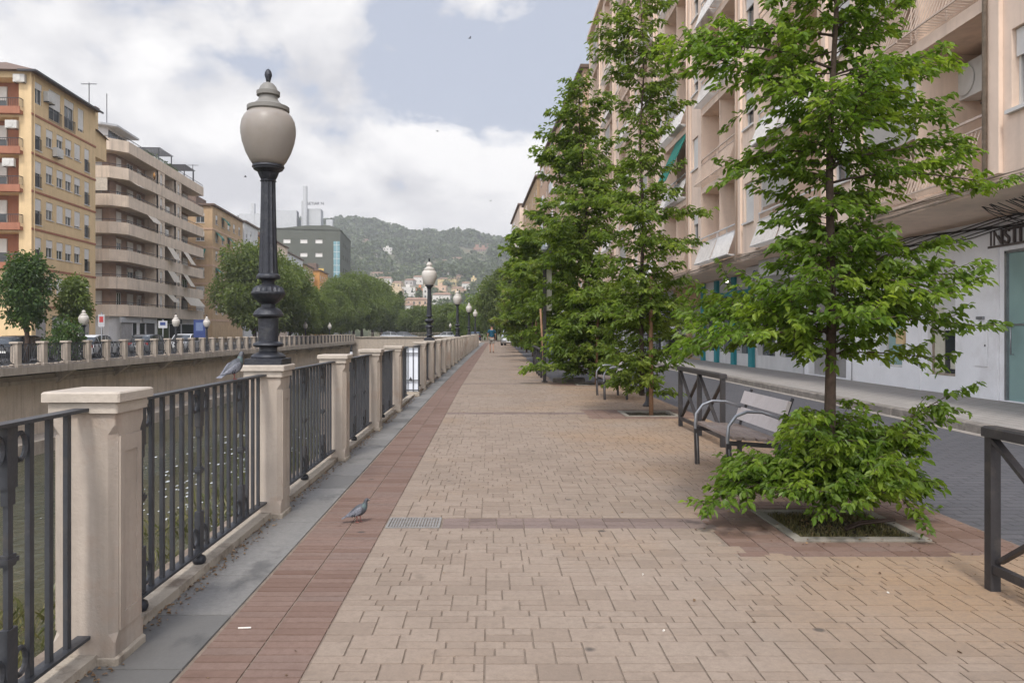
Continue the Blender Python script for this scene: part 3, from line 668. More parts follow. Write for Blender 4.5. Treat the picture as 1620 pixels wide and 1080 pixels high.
# ------------------------------------------------------------------ benches
def make_bench(label):
    t = thing('park_bench', label, 'bench', group='slatted benches on the promenade'); L = 1.23
    M_ = M['steel']
    for y in (0.055, L-0.055):
        arm = MB(); arm.tube([(.0,y,.0),(-.005,y,.2),(-.02,y,.42),(-.01,y,.54),(.06,y,.635),(.16,y,.675),(.30,y,.67),(.50,y,.60)], [.019,.019,.018,.016,.015,.015,.015,.015], 10); arm.build('armrest', M_, t, smooth=True)
        leg = MB(); leg.bar((.0,y,.0),(-.012,y,.38),.045,.035); leg.build('leg', M['barrier'], t)
        leg = MB(); leg.bar((.46,y,.0),(.44,y,.40),.045,.035); leg.build('leg', M['barrier'], t)
        MB().bar((-.01,y,.385),(.47,y,.355),.03,.04).build('seat_bracket', M['barrier'], t)
        b = MB(); b.tube([(.44,y,.36),(.475,y,.48),(.535,y,.66),(.585,y,.80)], .016, 6); b.build('back_bracket', M['barrier'], t)
    for i in range(4): 
        x = .015+i*.115; z = .42-.008*i
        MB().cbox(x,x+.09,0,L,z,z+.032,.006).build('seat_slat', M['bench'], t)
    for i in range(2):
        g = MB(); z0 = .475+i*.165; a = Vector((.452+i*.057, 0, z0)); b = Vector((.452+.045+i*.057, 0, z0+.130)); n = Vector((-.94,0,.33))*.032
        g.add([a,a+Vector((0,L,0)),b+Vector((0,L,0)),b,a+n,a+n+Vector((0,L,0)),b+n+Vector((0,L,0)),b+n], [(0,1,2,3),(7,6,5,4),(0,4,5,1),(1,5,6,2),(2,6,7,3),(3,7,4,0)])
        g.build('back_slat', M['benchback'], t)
    return t
bench = make_bench('brown slatted bench with curved steel armrests between the nearest tree and the barrier'); bench.location = (2.21, 7.06, 0)
dup(bench, (2.36, 15.9, 0), label='half hidden bench with steel armrests behind the second tree')
# ------------------------------------------------------------------ pedestrian barriers
def make_barrier(L, H, n, label):
    t = thing('street_barrier', label, 'barrier', group='dark steel barriers beside the road'); w = .055
    for i in range(n+1):
        y = L*i/n; MB().box(-w/2,w/2,y-w/2,y+w/2,-.01,H-.06).build('post', M['barrier'], t)
    g = MB(); g.cbox(-.045,.045,-.04,L+.04,H-.058,H,.01); g.build('top_rail', M['barrier'], t)
    for i in range(n):
        a, b = L*i/n+w/2+.002, L*(i+1)/n-w/2-.002
        MB().box(-.02,.02,a,b,.10,.145).build('bottom_rail', M['barrier'], t)
        MB().bar((-.006,a,.16),(-.006,b,H-.075),.022,.042,(1,0,0)).build('diagonal', M['barrier'], t); MB().bar((.018,b,.16),(.018,a,H-.075),.022,.042,(1,0,0)).build('diagonal', M['barrier'], t)
    return t
b1 = make_barrier(2.1, .90, 2, 'dark steel road barrier in the near corner, cut off by the frame'); b1.location = (2.755, 2.12, 0)
dup(b1, (2.84, 9.42, 0), label='dark steel barrier with crossed bars standing beside the brown bench')
dup(b1, (1.53, 23.5, 0), label='dark steel barrier at the kerb next to the tall slim lamppost')
dup(b1, (1.57, 26.4, 0), label='second dark steel barrier along the kerb beyond the slim lamppost')
t = thing('road_bollard', 'squat dark bollard with a flared foot behind the second tree', 'bollard', (2.98, 14.6, 0))
MB().lathe([(.10,0),(.10,.02),(.055,.08),(.045,.12),(.042,.62),(.05,.64)], 16).build('post', M['barrier'], t, smooth=True); MB().lathe([(.05,.64),(.06,.66),(.05,.72),(.02,.75)], 16).build('cap', M['barrier'], t, smooth=True)
t = thing('slim_lamppost', 'tall slim dark lamppost with a pale panel beside the barriers', 'lamppost', (1.50, 21.55, 0))
g = MB(); g.box(-.045,.045,-.045,.045,0,3.62); g.box(-.08,.08,-.08,.08,0,.03); g.build('post', M['barrier'], t)
M['palepanel'] = mat('pale_panel', (0.55,0.53,0.44), 0.5, 0.1, 5); MB().box(.055,.20,-.02,.02,2.0,3.45).build('side_panel', M['palepanel'], t)
g = MB(); g.lathe([(.10,3.62),(.15,3.66),(.17,3.74),(.10,3.86),(.03,3.9)], 12, (.06,0,0)); g.build('lamp_head', M['steel'], t, smooth=True)
M['bluegrey'] = mat('blue_grey_panel', (0.22,0.25,0.33), 0.5, 0.1, 5); MB().box(.06,.28,-.02,.02,.75,1.35).build('lower_panel', M['bluegrey'], t)

# ------------------------------------------------------------------ trees of the promenade
def tree(name, label, cat, loc, wood, crown, bark=None, group=None, lname='trunk', smooth=True):
    t = thing(name, label, cat, loc, 0.0, group); wood.build('trunk', bark or M['bark'], t, smooth=smooth); put('crown', crown, t); return t
pi = math.pi
prof1 = [(.10,.60),(.25,.82),(.42,.82),(.56,.58),(.68,.36),(.82,.22),(.98,.2),(1.18,.36),(1.42,.72),(1.7,.85),(2.0,.66),(2.25,.48),(2.45,.52),(2.75,.64),(3.1,.60),(3.5,.62),(3.9,.60),(4.4,.5),(5.0,.42),(5.5,.2)]
br1 = [b for b in profile_branches(prof1, 165, 21, (0.15, 0.70), (0.15, 0.6), 0.24) if not (.80 < b[0] < 1.16)]
br1 = [(z, az, L*(.62 if math.sin(az) < -.35 and z < .8 else 1.0), r+.08 if z < .8 else r, dr*(.6 if z < .8 else 1)) for z, az, L, r, dr in br1 if not (z < .22 and math.sin(az) < 0)]
for i in range(46):
    az = 2.399*i+.4; front = math.sin(az) < -.35; br1.append((.24+.40*((i*7) % 46)/46, az, (.50 if front else .78)*(1-.35*((i*7) % 46)/46), .12+.10*(i % 3), .35))
br1 = [(z, az, L*(.62 if (z > .42 and z < 1.0 and math.cos(az) < -.2 and math.sin(az) > -.4) else 1), r, dr) for z, az, L, r, dr in br1]
br1 += [(1.62, 0.0, 1.12, .30, .45), (1.55, .25, 1.0, .2, .5), (1.80, -.25, .95, .2, .45), (2.62, .05, 1.15, .35, .5), (2.5, -.3, 1.05, .3, .5), (1.50, pi, 1.18, .06, .5), (1.42, pi+.3, 1.1, .12, .6), (1.50, pi-.3, 1.05, .05, .6),
        (2.55, pi, .7, .28, .5), (2.7, pi+.2, .85, .3, .5), (3.15, pi-.1, 1.25, .35, .35), (3.35, pi+.25, 1.2, .3, .4), (3.6, pi, 1.1, .2, .4), (3.05, .3, .95, .3, .5), (3.3, -.2, .9, .3, .5),
        (.40, 0, .74, .15, .8), (.36, .4, .72, .1, .8), (.42, -.4, .70, .12, .9), (.32, pi, .92, .14, .45), (.36, pi+.3, .88, .14, .45), (.28, pi-.4, .8, .15, .5), (.45, -1.5, .5, .2, .6), (.35, 1.5, .7, .2, .8), (.50, -.8, .6, .15, .6), (.48, -2.3, .6, .15, .6)]+[(1.25+.09*i, 2.0*i, .75+.05*(i%4), .15+.1*(i%3), .5) for i in range(14)]
br1 = [(z, az, min(L, .40) if ((1.62 < z < 2.5 and math.cos(az) < -.35) or (2.05 < z < 2.4 and math.cos(az) > .3)) else L, r, dr) for z, az, L, r, dr in br1]
w1, c1 = spray_tree('near_tree', 5.6, .050, br1, M['leaf1'], .062, [M['leaf1'], M['leaf1']], 31, 1.5, (0.10,0.05), -0.08)
tree('street_tree', 'nearest leafy street tree with layered branches down to its square pit', 'tree', (2.475, 5.62, 0), w1, c1, group='trees along the promenade')
prof2 = [(.35,.42),(.6,.58),(1.0,.56),(1.18,.25),(1.4,.62),(1.75,.85),(2.2,.8),(2.7,.6),(3.2,.68),(3.7,.72),(4.2,.6),(4.8,.54),(5.5,.55),(6.1,.6),(6.6,.55),(7.2,.34),(7.6,.2)]
br2 = [b for b in profile_branches(prof2, 150, 22, (0.15, 0.75), (0.1, 0.6), 0.3) if not (1.08 < b[0] < 1.24)]
br2 += [(1.75,pi,1.15,.15,.4),(2.0,pi-.3,1.1,.2,.4),(1.7,0,1.0,.2,.4),(1.9,.3,1.1,.2,.4),(2.9,.1,1.05,.25,.4),(6.2,pi,.95,.35,.3),(6.6,pi,.8,.4,.3),(3.3,0,1.1,.3,.4),(1.85,-1.4,1.1,.2,.4),(1.8,-1.9,1.1,.2,.4)]+[(.35+.07*i, 2.4*i, .58+.05*(i%3), .15+.15*(i%3), .4) for i in range(12)]+[(1.35+.08*i, 1.9*i, .8+.1*(i%3), .2+.1*(i%3), .4) for i in range(12)]
w2, c2 = spray_tree('second_tree', 7.6, .05, br2, M['leaf2'], 0.095, [M['leaf2'], M['leaf2']], 32, 1.15, (0.0,0.0), -0.05)
tree('street_tree', 'second street tree, tall and narrow with a wooden stake against its trunk', 'tree', (2.60, 13.25, 0), w2, c2, group='trees along the promenade')
prof3 = [(.2,.95),(.6,1.1),(1.2,1.15),(1.8,1.1),(2.6,1.05),(3.4,1.15),(4.2,1.1),(5.0,1.0),(5.8,1.05),(6.4,.85),(7.0,.75),(7.6,.55),(8.3,.3)]
br3 = profile_branches(prof3, 165, 23, (0.15, 0.8), (0.1, 0.5), 0.32) + [(3.6,pi,2.1,.42,.2),(3.0,pi+.25,1.9,.4,.3),(3.9,pi-.3,1.7,.45,.25),(5.6,pi,1.4,.5,.2),(6.8,pi,1.1,.6,.2),(6.4,pi+.3,1.2,.5,.2),(2.2,pi,1.5,.3,.4)]+[(.3+.06*i, 2.4*i, .95+.08*(i%4), .1+.12*(i%4), .5) for i in range(34)]
w3, c3 = spray_tree('third_tree', 8.4, .06, br3, M['leaf2'], .13, [M['leaf2'], M['leaf2']], 33, 1.1, (-0.35,0.1), -0.05)
tree('street_tree', 'third street tree, full and bushy down to the ground beside the pale kerb', 'tree', (2.66, 20.75, 0), w3, c3, group='trees along the promenade')
def stake(label, loc, h, a=(0,0)):
    t = MB(); t.tube([(0,0,-.05),(a[0]*.5,a[1]*.5,h*.5),(a[0],a[1],h)], [.038,.036,.034], 8); g = t.build('tree_stake', M['stake'], None, loc, smooth=True)
    tag(g, label, 'stake', 'wooden stakes holding the street trees')
stake('wooden stake against the second street tree', (2.72, 13.05, 0), 2.35, (-.01,0)); stake('reddish wooden stake beside the bushy third tree', (2.78, 20.35, 0), 2.1, (.05,0))
stake('leaning orange stake by the fourth street tree', (1.83, 26.6, 0), 2.2, (-.12,0)); stake('pale stake behind the kerb barriers', (1.70, 29.2, 0), 2.0, (.02,0))
profA = [(.5,.5),(1.2,.9),(2.0,1.4),(3.0,1.6),(4.0,1.45),(5.0,1.1),(5.8,.6),(6.3,.25)]
wa, ca = spray_tree('row_tree', 6.3, .06, profile_branches(profA, 62, 24, (0.15,0.6), (0.2,0.6), 0.3), M['leaf2'], .2, [M['leaf2'], M['leaf6']], 34, 1.5, (0,0), -0.05, young=0.05)
wb, cb = spray_tree('row_tree_yellowing', 6.0, .06, profile_branches([(.4,.5),(1.0,.9),(2.0,1.5),(3.0,1.5),(4.2,1.2),(5.4,.7),(6.0,.3)], 56, 25, (0.15,0.6), (0.2,0.6), 0.3), M['leaf2'], .2, [M['leaf2'], M['leaf6']], 35, 1.5, (0,0), -0.05, young=0.8)
ta = tree('street_tree', 'fourth street tree beside the kerb barriers, its crown mixed with the third', 'tree', (1.95, 28.3, 0), wa, ca, group='trees along the promenade')
tb = tree('street_tree', 'sixth street tree of the promenade row, with some yellowing leaves', 'tree', (2.0, 43.4, 0), wb, cb, group='trees along the promenade')
nt_ = 5
for i in range(8):
    if i in (1, 5, 6): continue
    y = 35.9+7.55*i; lb = {0:'fifth street tree of the promenade row, dark green'}.get(i) or '%s street tree of the promenade row, %s' % (ordinal(nt_), 'with yellowing leaves' if i % 3 == 1 else 'plain green')
    dup(tb if i % 3 == 1 else ta, (1.95+.03*i, y, 0), rz=1.1*i, label=lb, scale=rng.uniform(.85, 1.02)); nt_ += 2 if i == 0 else 1

# ------------------------------------------------------------------ broad trees: plane trees, far crowns
def broad(name, H, W, z0, n, per, leaf, mats, seed, tr=.22, sq=.75, r=(0.24,0.36)):
    lb = lobes_for(W, H-z0-W*.12, z0+W*.06, n, seed, r); w = MB(); w.tube([(0,0,-.1),(.03,.02,H*.2),(-.05,.03,H*.45),(.02,0,H*.75)], [tr*1.3,tr,tr*.75,tr*.25], 8)
    rg_ = random.Random(seed)
    for (x,y,z,rr) in rg_.sample(lb, min(12, len(lb))): zz = max(z0*.75, z-W*.25-.3*rr); w.tube([(0,0,zz*.82),(x*.45,y*.45,zz+ (z-zz)*.35),(x*.95,y*.95,z)], [tr*.42,tr*.25,.03], 5)
    return w, clump_crown(name, lb, per, leaf, mats, seed, sq)
planes = []
for s in range(3):
    w, c = broad('plane_crown', 10.6, 8.8, 2.3, 44, 190, .32, [M['leaf3']], 50+s, .2, .7, (.28,.42)); planes.append((w, c))
prot = {}
pl_y = [(85,-26.2,1.03),(92,-25.6,.95),(99,-26,.80),(107,-25.6,.68),(115,-25.8,.62),(123,-25.5,.76),(132,-25.8,.96),(142,-25.4,1.12),(152,-25.6,1.15),(163,-25.2,1.15),(175,-25.0,1.10),(187,-25,.95)]
for i, (y, x, s) in enumerate(pl_y):
    k = i % 3; lb = 'plane tree on the far bank, %s of the leafy row counted from the balcony block' % ordinal(i+1)
    if k not in prot: prot[k] = tree('plane_tree', lb, 'tree', (x, y, -.2), *planes[k], group='plane trees on the far bank'); prot[k].scale = (s,)*3
    else: dup(prot[k], (x, y, -.2), rz=1.3*i, label=lb, scale=s)
w, c = broad('orange_crown', 5.6, 2.25, 2.2, 40, 420, .17, [M['leaf4']], 60, .13, .85, (.40,.55)); w_, c_ = broad('orange_crown_small', 4.6, 1.75, 2.3, 36, 420, .17, [M['leaf3']], 61, .11, .85, (.40,.55))
x, y, _ = at(42, 0, 41.5); tree('orange_tree', 'dense dark round tree in front of the yellow apartment block', 'tree', (x-.0, 41.5, -.2), w, c)
x, y, _ = at(119, 0, 43.5); tree('orange_tree', 'lighter round tree between the yellow block and the balcony block', 'tree', (x, 43.5, -.2), w_, c_)
w, c = broad('oleander', 2.2, 2.6, .2, 24, 260, .16, [M['leaf4']], 62, .05, .9); x, y, _ = at(104, 0, 41.5)
tree('oleander_bush', 'low dark bush behind the far parapet beside the white car', 'bush', (x, 41.5, -.2), w, c)
# the trees that close the view beyond the promenade and the bridge
bp = {}
for k, (H, W, m, per) in enumerate(((10.5, 8.5, M['leaf3'], 120), (8.0, 7.5, M['leaf2'], 110), (7.0, 9.0, M['leaf3'], 100))): bp[k] = (broad('distant_crown', H, W, 1.0, 50, per, .40, [m], 70+k, .2), None)
far_t = [(0,(800,112),1.0,'tall rounded tree closing the end of the promenade behind the walker'),(0,(828,118),1.1,'broad tree at the end of the promenade right of the walker'),(1,(845,108),1.0,'bushy tree behind the silver car'),(0,(842,122),1.15,'tall tree behind the fourth street tree'),(1,(738,128),.72,'green tree directly behind the row of small lamps'),(2,(716,150),.95,'low wide tree left of the small lamps'),(2,(690,160),.95,'low wide tree above the bridge behind the second lamp'),(2,(664,158),.92,'pale green tree above the bridge by the parked cars'),(2,(642,170),.85,'low tree above the bridge at the edge of the plane trees'),(2,(618,185),.8,'small tree between the plane trees and the bridge cars'),(1,(864,104),1.0,'tree filling the gap behind the third street tree'),(1,(784,138),1.25,'darkest tree in the middle of the vanishing point')]
fp = {}
for i, (k, (px, d), s, lb) in enumerate(far_t):
    loc = ((px-CX)*d/F, d, -.1)
    if k not in fp: fp[k] = tree('broadleaf_tree', lb, 'tree', loc, *bp[k][0], group='broad trees at the end of the promenade'); fp[k].scale = (s,)*3
    else: dup(fp[k], loc, rz=.9*i, label=lb, scale=s)
def cone_crown(name, H, W, n, leaf, m, seed):
    r2 = np.random.default_rng(seed); t = r2.random(n)**.8; a = r2.uniform(0,6.28,n); q = W/2*np.sin(np.pi*np.clip(.12+.85*t,0,1))**.7*r2.uniform(.6,1.05,n)
    P = np.stack([q*np.cos(a), q*np.sin(a), .05*H+.95*H*t], 1); D = np.stack([np.cos(a)*.4, np.sin(a)*.4, np.ones(n)], 1); L = leaf*r2.uniform(.6,1.2,n)
    return leaves_mesh(name, P, D, np.stack([np.cos(a),np.sin(a),0*a],1), L, L*.45, [m])
w = MB(); w.tube([(0,0,0),(0,0,8)], [.15,.04], 6); t = tree('cypress_tree', 'slim dark cypress among the houses beyond the bridge', 'tree', ((634-CX)*175/F, 175, -.1), w, cone_crown('cypress', 10.5, 2.0, 1500, .4, M['leaf5'], 3))
# ------------------------------------------------------------------ pigeons
def feather(name, c, c2, irid=None):
    m, nt, b = nodes_of(name); tc = nt.nodes.new('ShaderNodeTexCoord').outputs['Object']
    v = N(nt, 'ShaderNodeTexVoronoi', Scale=55.0); nt.links.new(mapping(nt, tc, (1,.6,1)), v.inputs['Vector'])
    cc = mixc(nt, ramp(nt, v.outputs['Distance'], [(.2,0),(.7,1)]), c, c2); nt.links.new(cc, b.inputs['Base Color']); b.inputs['Roughness'].default_value = .55
    bump(nt, b, v.outputs['Distance'], .25, .004); return m
M['pg_body'] = feather('pigeon_dark_feathers', (.075,.08,.092), (.05,.052,.06)); M['pg_wing'] = feather('pigeon_wing_feathers', (.19,.195,.22), (.12,.125,.15)); M['pg_neck'] = feather('pigeon_green_neck', (.05,.11,.09), (.06,.075,.085))
M['pg_leg'] = mat('pigeon_leg_skin', (.35,.13,.11), .6, .2, 30); M['pg_beak'] = mat('pigeon_beak', (.10,.09,.085), .5, .2, 30); M['pg_bar'] = mat('pigeon_dark_bars', (.03,.03,.034), .6, .2, 30); M['pg_white'] = mat('pigeon_cere', (.6,.58,.55), .6, .1, 30)
def make_pigeon(label, loc, rz, crouch=0.0, lift=0.0, s=1.0):
    """standing pigeon, +x is forward"""
    t = thing('pigeon', label, 'pigeon', loc, rz); t.scale = (s*.88,s,s*1.10)
    spine = [(-.125,.070),(-.10,.078),(-.06,.096),(-.015,.112),(.03,.124),(.065,.142),(.082,.168),(.088,.192),(.094,.212),(.106,.222),(.120,.221),(.130,.217)]
    rad = [(.016,.008),(.026,.018),(.044,.040),(.054,.053),(.055,.060),(.046,.052),(.030,.036),(.023,.026),(.021,.022),(.021,.020),(.014,.013),(.006,.006)]
    rings = []
    for i, ((x,z),(ry,rz_)) in enumerate(zip(spine, rad)):
        a = spine[max(0,i-1)]; b = spine[min(len(spine)-1,i+1)]; dx, dz = b[0]-a[0], b[1]-a[1]; l = math.hypot(dx,dz); nx_, nz = -dz/l, dx/l
        z2 = z-crouch*(1-z/.3) ; rings.append([(x+nx_*rz_*math.sin(q), ry*math.cos(q), z2+nz*rz_*math.sin(q)+lift*max(0,x)) for q in np.linspace(0, 2*math.pi, 17)[:-1]])
    g = MB(); g.loft(rings); me = g.mesh('body', [M['pg_body'], M['pg_neck']], True)
    for p in me.polygons:
        c = p.center; p.material_index = 1 if (.055 < c.x < .10 and .135 < c.z+crouch*.4 < .20) else 0
    o = put('body', me, t); sm = o.modifiers.new('smooth', 'SUBSURF'); sm.levels = 1; sm.render_levels = 2
    for sd in (-1, 1):                                       # folded wings with dark bars
        rings = []
        for (x, z, h, off) in ((.045,.128,.018,.040),(.02,.122,.036,.052),(-.03,.106,.040,.054),(-.08,.088,.028,.042),(-.125,.072,.014,.026),(-.165,.060,.004,.012)):
            z -= crouch*.6; rings.append([(x, sd*(off+.006*math.cos(q)), z+h*math.sin(q)) if math.cos(q) > 0 else (x, sd*(off-.012), z+h*math.sin(q)) for q in np.linspace(0,2*math.pi,13)[:-1]])
        if sd > 0: rings = [list(reversed(r)) for r in rings]
        g = MB(); g.loft(rings); w = g.build('wing', [M['pg_wing']], t, smooth=True)
        g = MB()
        for x, h in ((-.055,.033),(-.085,.024)): g.tube([(x+.014,sd*.0575,.085-crouch*.6+h-.02),(x,sd*.0590,.078-crouch*.6),(x+.008,sd*.0545,.062-crouch*.6)], .0045, 5)
        g.build('wing_bar', M['pg_bar'], w)
        g = MB(); g.tube([(-.005+.02*sd,sd*.022,.075-crouch),(.006+.022*sd,sd*.022,.035),(.0+.022*sd,sd*.022,.008)], [.012,.0045,.004], 7)
        for a in (-.5,0,.5,pi): g.tube([(.0+.022*sd,sd*.022,.006),(.022*sd+(.028 if a != pi else .016)*math.cos(a),sd*.022+.028*math.sin(a),.003)], [.0035,.002], 5)
        g.build('leg', M['pg_leg'], t, smooth=True)
        e = MB(); e.lathe([(.001,-.0035),(.0035,-.001),(.0035,.001),(.001,.0035)], 8, (.112,sd*.0195,.224-crouch*.2)); e.build('eye', M['pg_bar'], t)
    g = MB(); g.loft([[(-.10,y,.078-crouch+z) for y,z in ((-.022,-.004),(.022,-.004),(.022,.004),(-.022,.004))],[(-.165,y,.055-crouch+z) for y,z in ((-.03,-.002),(.03,-.002),(.03,.003),(-.03,.003))],[(-.205,y,.04-crouch+z) for y,z in ((-.034,-.001),(.034,-.001),(.034,.001),(-.034,.001))]]); g.build('tail', M['pg_wing'], t)
    g = MB(); g.tube([(.126,0,.218-crouch*.2),(.138,0,.212-crouch*.2),(.148,0,.205-crouch*.2)], [.006,.0042,.001], 6); bk = g.build('beak', M['pg_beak'], t); g = MB(); g.lathe([(.001,-.004),(.005,0),(.001,.004)], 8, (.131,0,.2205-crouch*.2)); g.build('cere', M['pg_white'], bk)
    return t
d = F*EYE/(826-CY); x, _, _ = at(567, 0, d); make_pigeon('grey pigeon walking on the red brick strip beside the drain grate', (x, d, .002), R(12), s=.68)
make_pigeon('grey pigeon with a green neck perched on the railing before the large lamp', (PX-.002, 5.16, 1.0965), R(62), .02, 0, .74)
for i, (px, py, d, a, lb) in enumerate(((743,61,60,.4,'dark bird flying high against the cloud right of the large lamp'),(692,208,80,-.5,'small bird flying in the open sky beside the trees'),(388,280,60,.2,'tiny bird gliding just below the globe of the large lamp'),(776,318,90,1.0,'tiny far bird low over the wooded hill'))):
    loc = at(px, py, d); t = thing('flying_bird', lb, 'bird', loc, a, 'birds in the sky'); g = MB(); g.tube([(-.10,0,0),(-.04,0,.0),(.04,0,.01),(.09,0,.01),(.12,0,.005)], [.008,.03,.032,.02,.004], 8); g.build('body', M['pg_bar'], t, smooth=True)
    for sd in (-1, 1):
        g = MB(); up = .08; g.loft([[(.05,sd*.02,.01),(-.03,sd*.02,.008),(-.03,sd*.02,.016),(.05,sd*.02,.018)],[(.06,sd*.14,up),(-.02,sd*.14,up-.004),(-.02,sd*.14,up+.004),(.06,sd*.14,up+.006)],[(-.03,sd*.30,up-.02),(-.05,sd*.30,up-.022),(-.05,sd*.30,up-.018),(-.03,sd*.30,up-.017)]]); g.build('wing', M['pg_bar'], t)
# ------------------------------------------------------------------ the walker
def skin_mesh(name, verts, edges, rad, m, parent, root=0, lv=2):
    me = bpy.data.meshes.new(name); me.from_pydata(verts, edges, []); me.materials.append(m); o = put(name, me, parent)
    o.modifiers.new('skin', 'SKIN'); sk = me.skin_vertices[0].data
    for i, r in enumerate(rad): sk[i].radius = (r, r) if isinstance(r, (int, float)) else r; sk[i].use_root = (i == root)
    s = o.modifiers.new('sub', 'SUBSURF'); s.levels = lv; s.render_levels = lv
    me.polygons.foreach_set('use_smooth', [True]*len(me.polygons)); o.modifiers['skin'].use_smooth_shade = True; return o
M['skin'] = mat('skin', (.36,.21,.145), .6, .1, 20); M['hair'] = mat('dark_hair', (.018,.014,.012), .6, .3, 40); M['shirt'] = mat('blue_tshirt', (.012,.075,.125), .85, .25, 6, bmp=.3); M['shorts'] = mat('beige_shorts', (.27,.245,.215), .85, .2, 7, bmp=.3); M['shoe'] = mat('brown_sandals', (.10,.055,.035), .7, .2, 20)
W = thing('person', 'person in a blue t-shirt and beige shorts walking away along the promenade', 'person', (.04, 51.0, 0))
s = 1.03
def sc(v): return [(a*s, b*s, c*s) for a, b, c in v]
bv = [(0,0,.95),(0,.01,1.12),(0,.015,1.32),(0,.01,1.45),(0,.015,1.54),(0,.03,1.62),(0,.035,1.72),
      (-.09,0,.90),(-.10,.05,.52),(-.10,-.02,.09),(-.10,.10,.035), (.09,0,.90),(.10,-.04,.52),(.10,-.26,.14),(.10,-.20,.04),
      (-.185,0,1.42),(-.255,-.03,1.16),(-.27,.06,.93),(-.27,.09,.86), (.185,0,1.42),(.25,.02,1.15),(.245,.14,.94),(.24,.18,.87)]
be = [(0,1),(1,2),(2,3),(3,4),(4,5),(5,6),(0,7),(7,8),(8,9),(9,10),(0,11),(11,12),(12,13),(13,14),(3,15),(15,16),(16,17),(17,18),(3,19),(19,20),(20,21),(21,22)]
brd = [(.15,.10),(.135,.095),(.16,.11),(.12,.08),.055,(.075,.09),(.07,.085),.085,.055,.036,.034,.085,.055,.036,.034,.055,.042,.028,.026,.055,.042,.028,.026]
for hx, h0 in ((18,(-.27,.09,.86)),(22,(.24,.18,.87))):
    for k in range(5):
        a = (k-2)*.016; b0 = len(bv)
        if k == 4: bv += [(h0[0]+(.03 if h0[0] < 0 else -.03), h0[1]+.02, h0[2]-.02),(h0[0]+(.035 if h0[0] < 0 else -.035), h0[1]+.035, h0[2]-.05)]
        else: bv += [(h0[0], h0[1]+a+.01, h0[2]-.05),(h0[0], h0[1]+a+.02, h0[2]-.09+.006*abs(k-1.5))]
        be += [(hx, b0),(b0, b0+1)]; brd += [.009,.008]
body = skin_mesh('body', sc(bv), be, brd, M['skin'], W)
sv = [(0,0,.93),(0,.01,1.12),(0,.015,1.32),(0,.01,1.44),(-.19,0,1.42),(-.235,-.02,1.24),(.19,0,1.42),(.235,.012,1.24)]
skin_mesh('shirt', sc(sv), [(0,1),(1,2),(2,3),(3,4),(4,5),(3,6),(6,7)], [(.172,.122),(.165,.122),(.185,.130),(.13,.09),.072,.066,.072,.066], M['shirt'], W)
skin_mesh('shorts', sc([(0,0,.95),(-.095,0,.86),(-.105,.035,.55),(.095,0,.86),(.105,-.035,.55)]), [(0,1),(1,2),(0,3),(3,4)], [(.165,.12),.112,.085,.112,.085], M['shorts'], W)
skin_mesh('hair', sc([(0,.0,1.63),(0,.015,1.70),(0,.03,1.755)]), [(0,1),(1,2)], [(.07,.06),(.083,.09),(.062,.075)], M['hair'], W)
for x, y, z in ((-.10,.06,.03),(.10,-.22,.05)): MB().cbox(x*s-.045,x*s+.045,y*s-.11,y*s+.15,max(.0,z*s-.04),z*s+.03,.02).build('shoe', M['shoe'], W)
h = MB(); 
for sd in (-1,1): h.lathe([(.006,-.025),(.014,-.01),(.014,.012),(.005,.028)], 8, (sd*.084*s,.03*s,1.655*s))
h.build('ear', M['skin'], W, smooth=True)
h = MB(); h.tube([(0,.115*s,1.68*s),(0,.145*s,1.645*s),(0,.12*s,1.635*s)], [.008,.016,.01], 6); h.build('nose', M['skin'], W, smooth=True)
W2 = dup(W, (8.6, 36.5, .13), rz=R(150), label='person in a white top and dark trousers on the pavement behind the second tree')
M['whitecloth'] = mat('white_cotton', (.6,.6,.62), .85, .1, 8); M['darkcloth'] = mat('dark_trousers', (.03,.03,.035), .85, .2, 8)
for ch in W2.children:
    nm = ch.name.split('.')[0]
    if nm in ('shirt', 'shorts'): ch.data = ch.data.copy(); ch.data.materials[0] = M['whitecloth' if nm == 'shirt' else 'darkcloth']
# ------------------------------------------------------------------ signs on the far bank
M['signred'] = mat('red_sign_paint', (.42,.05,.05), .5, .1, 8); M['signnavy'] = mat('navy_sign_paint', (.03,.05,.16), .5, .15, 3)
def post_sign(label, px, X, pw, ph, zc, m1, m2, hp):
    d = -X*F/(CX-px) if False else X*F/(px-CX); t = thing('street_sign', label, 'sign', (X, d, -.25)); MB().box(-.035,.035,-.035,.035,0,hp).build('post', M['steel'], t); g = MB(); g.cbox(-pw/2,pw/2,-.06,-.036,zc-ph/2,zc+ph/2,.005); pl = g.build('plate', M[m1], t); g = MB(); g.box(-pw*.3,pw*.3,-.066,-.061,zc-ph*.12,zc+ph*.34); g.build('plate_mark', M[m2], pl)
M['signblue2'] = mat('pale_blue_sign_paint', (.12,.16,.28), .5, .1, 8); M['signwhite'] = mat('white_sign_paint', (.42,.42,.43), .5, .08, 8)
post_sign('white and red road sign behind the white hatchback on the far bank', 161, -25.0, .42, .8, 2.35, 'signwhite', 'signred', 2.9)
post_sign('small white notice board on a post before the green shop front', 258, -25.4, .7, .55, 2.2, 'signwhite', 'signnavy', 2.6)
post_sign('dark blue advertising panel by the far parapet near the last plane tree gap', 316, -24.6, 1.0, 1.5, 1.9, 'signnavy', 'signblue2', 2.7)
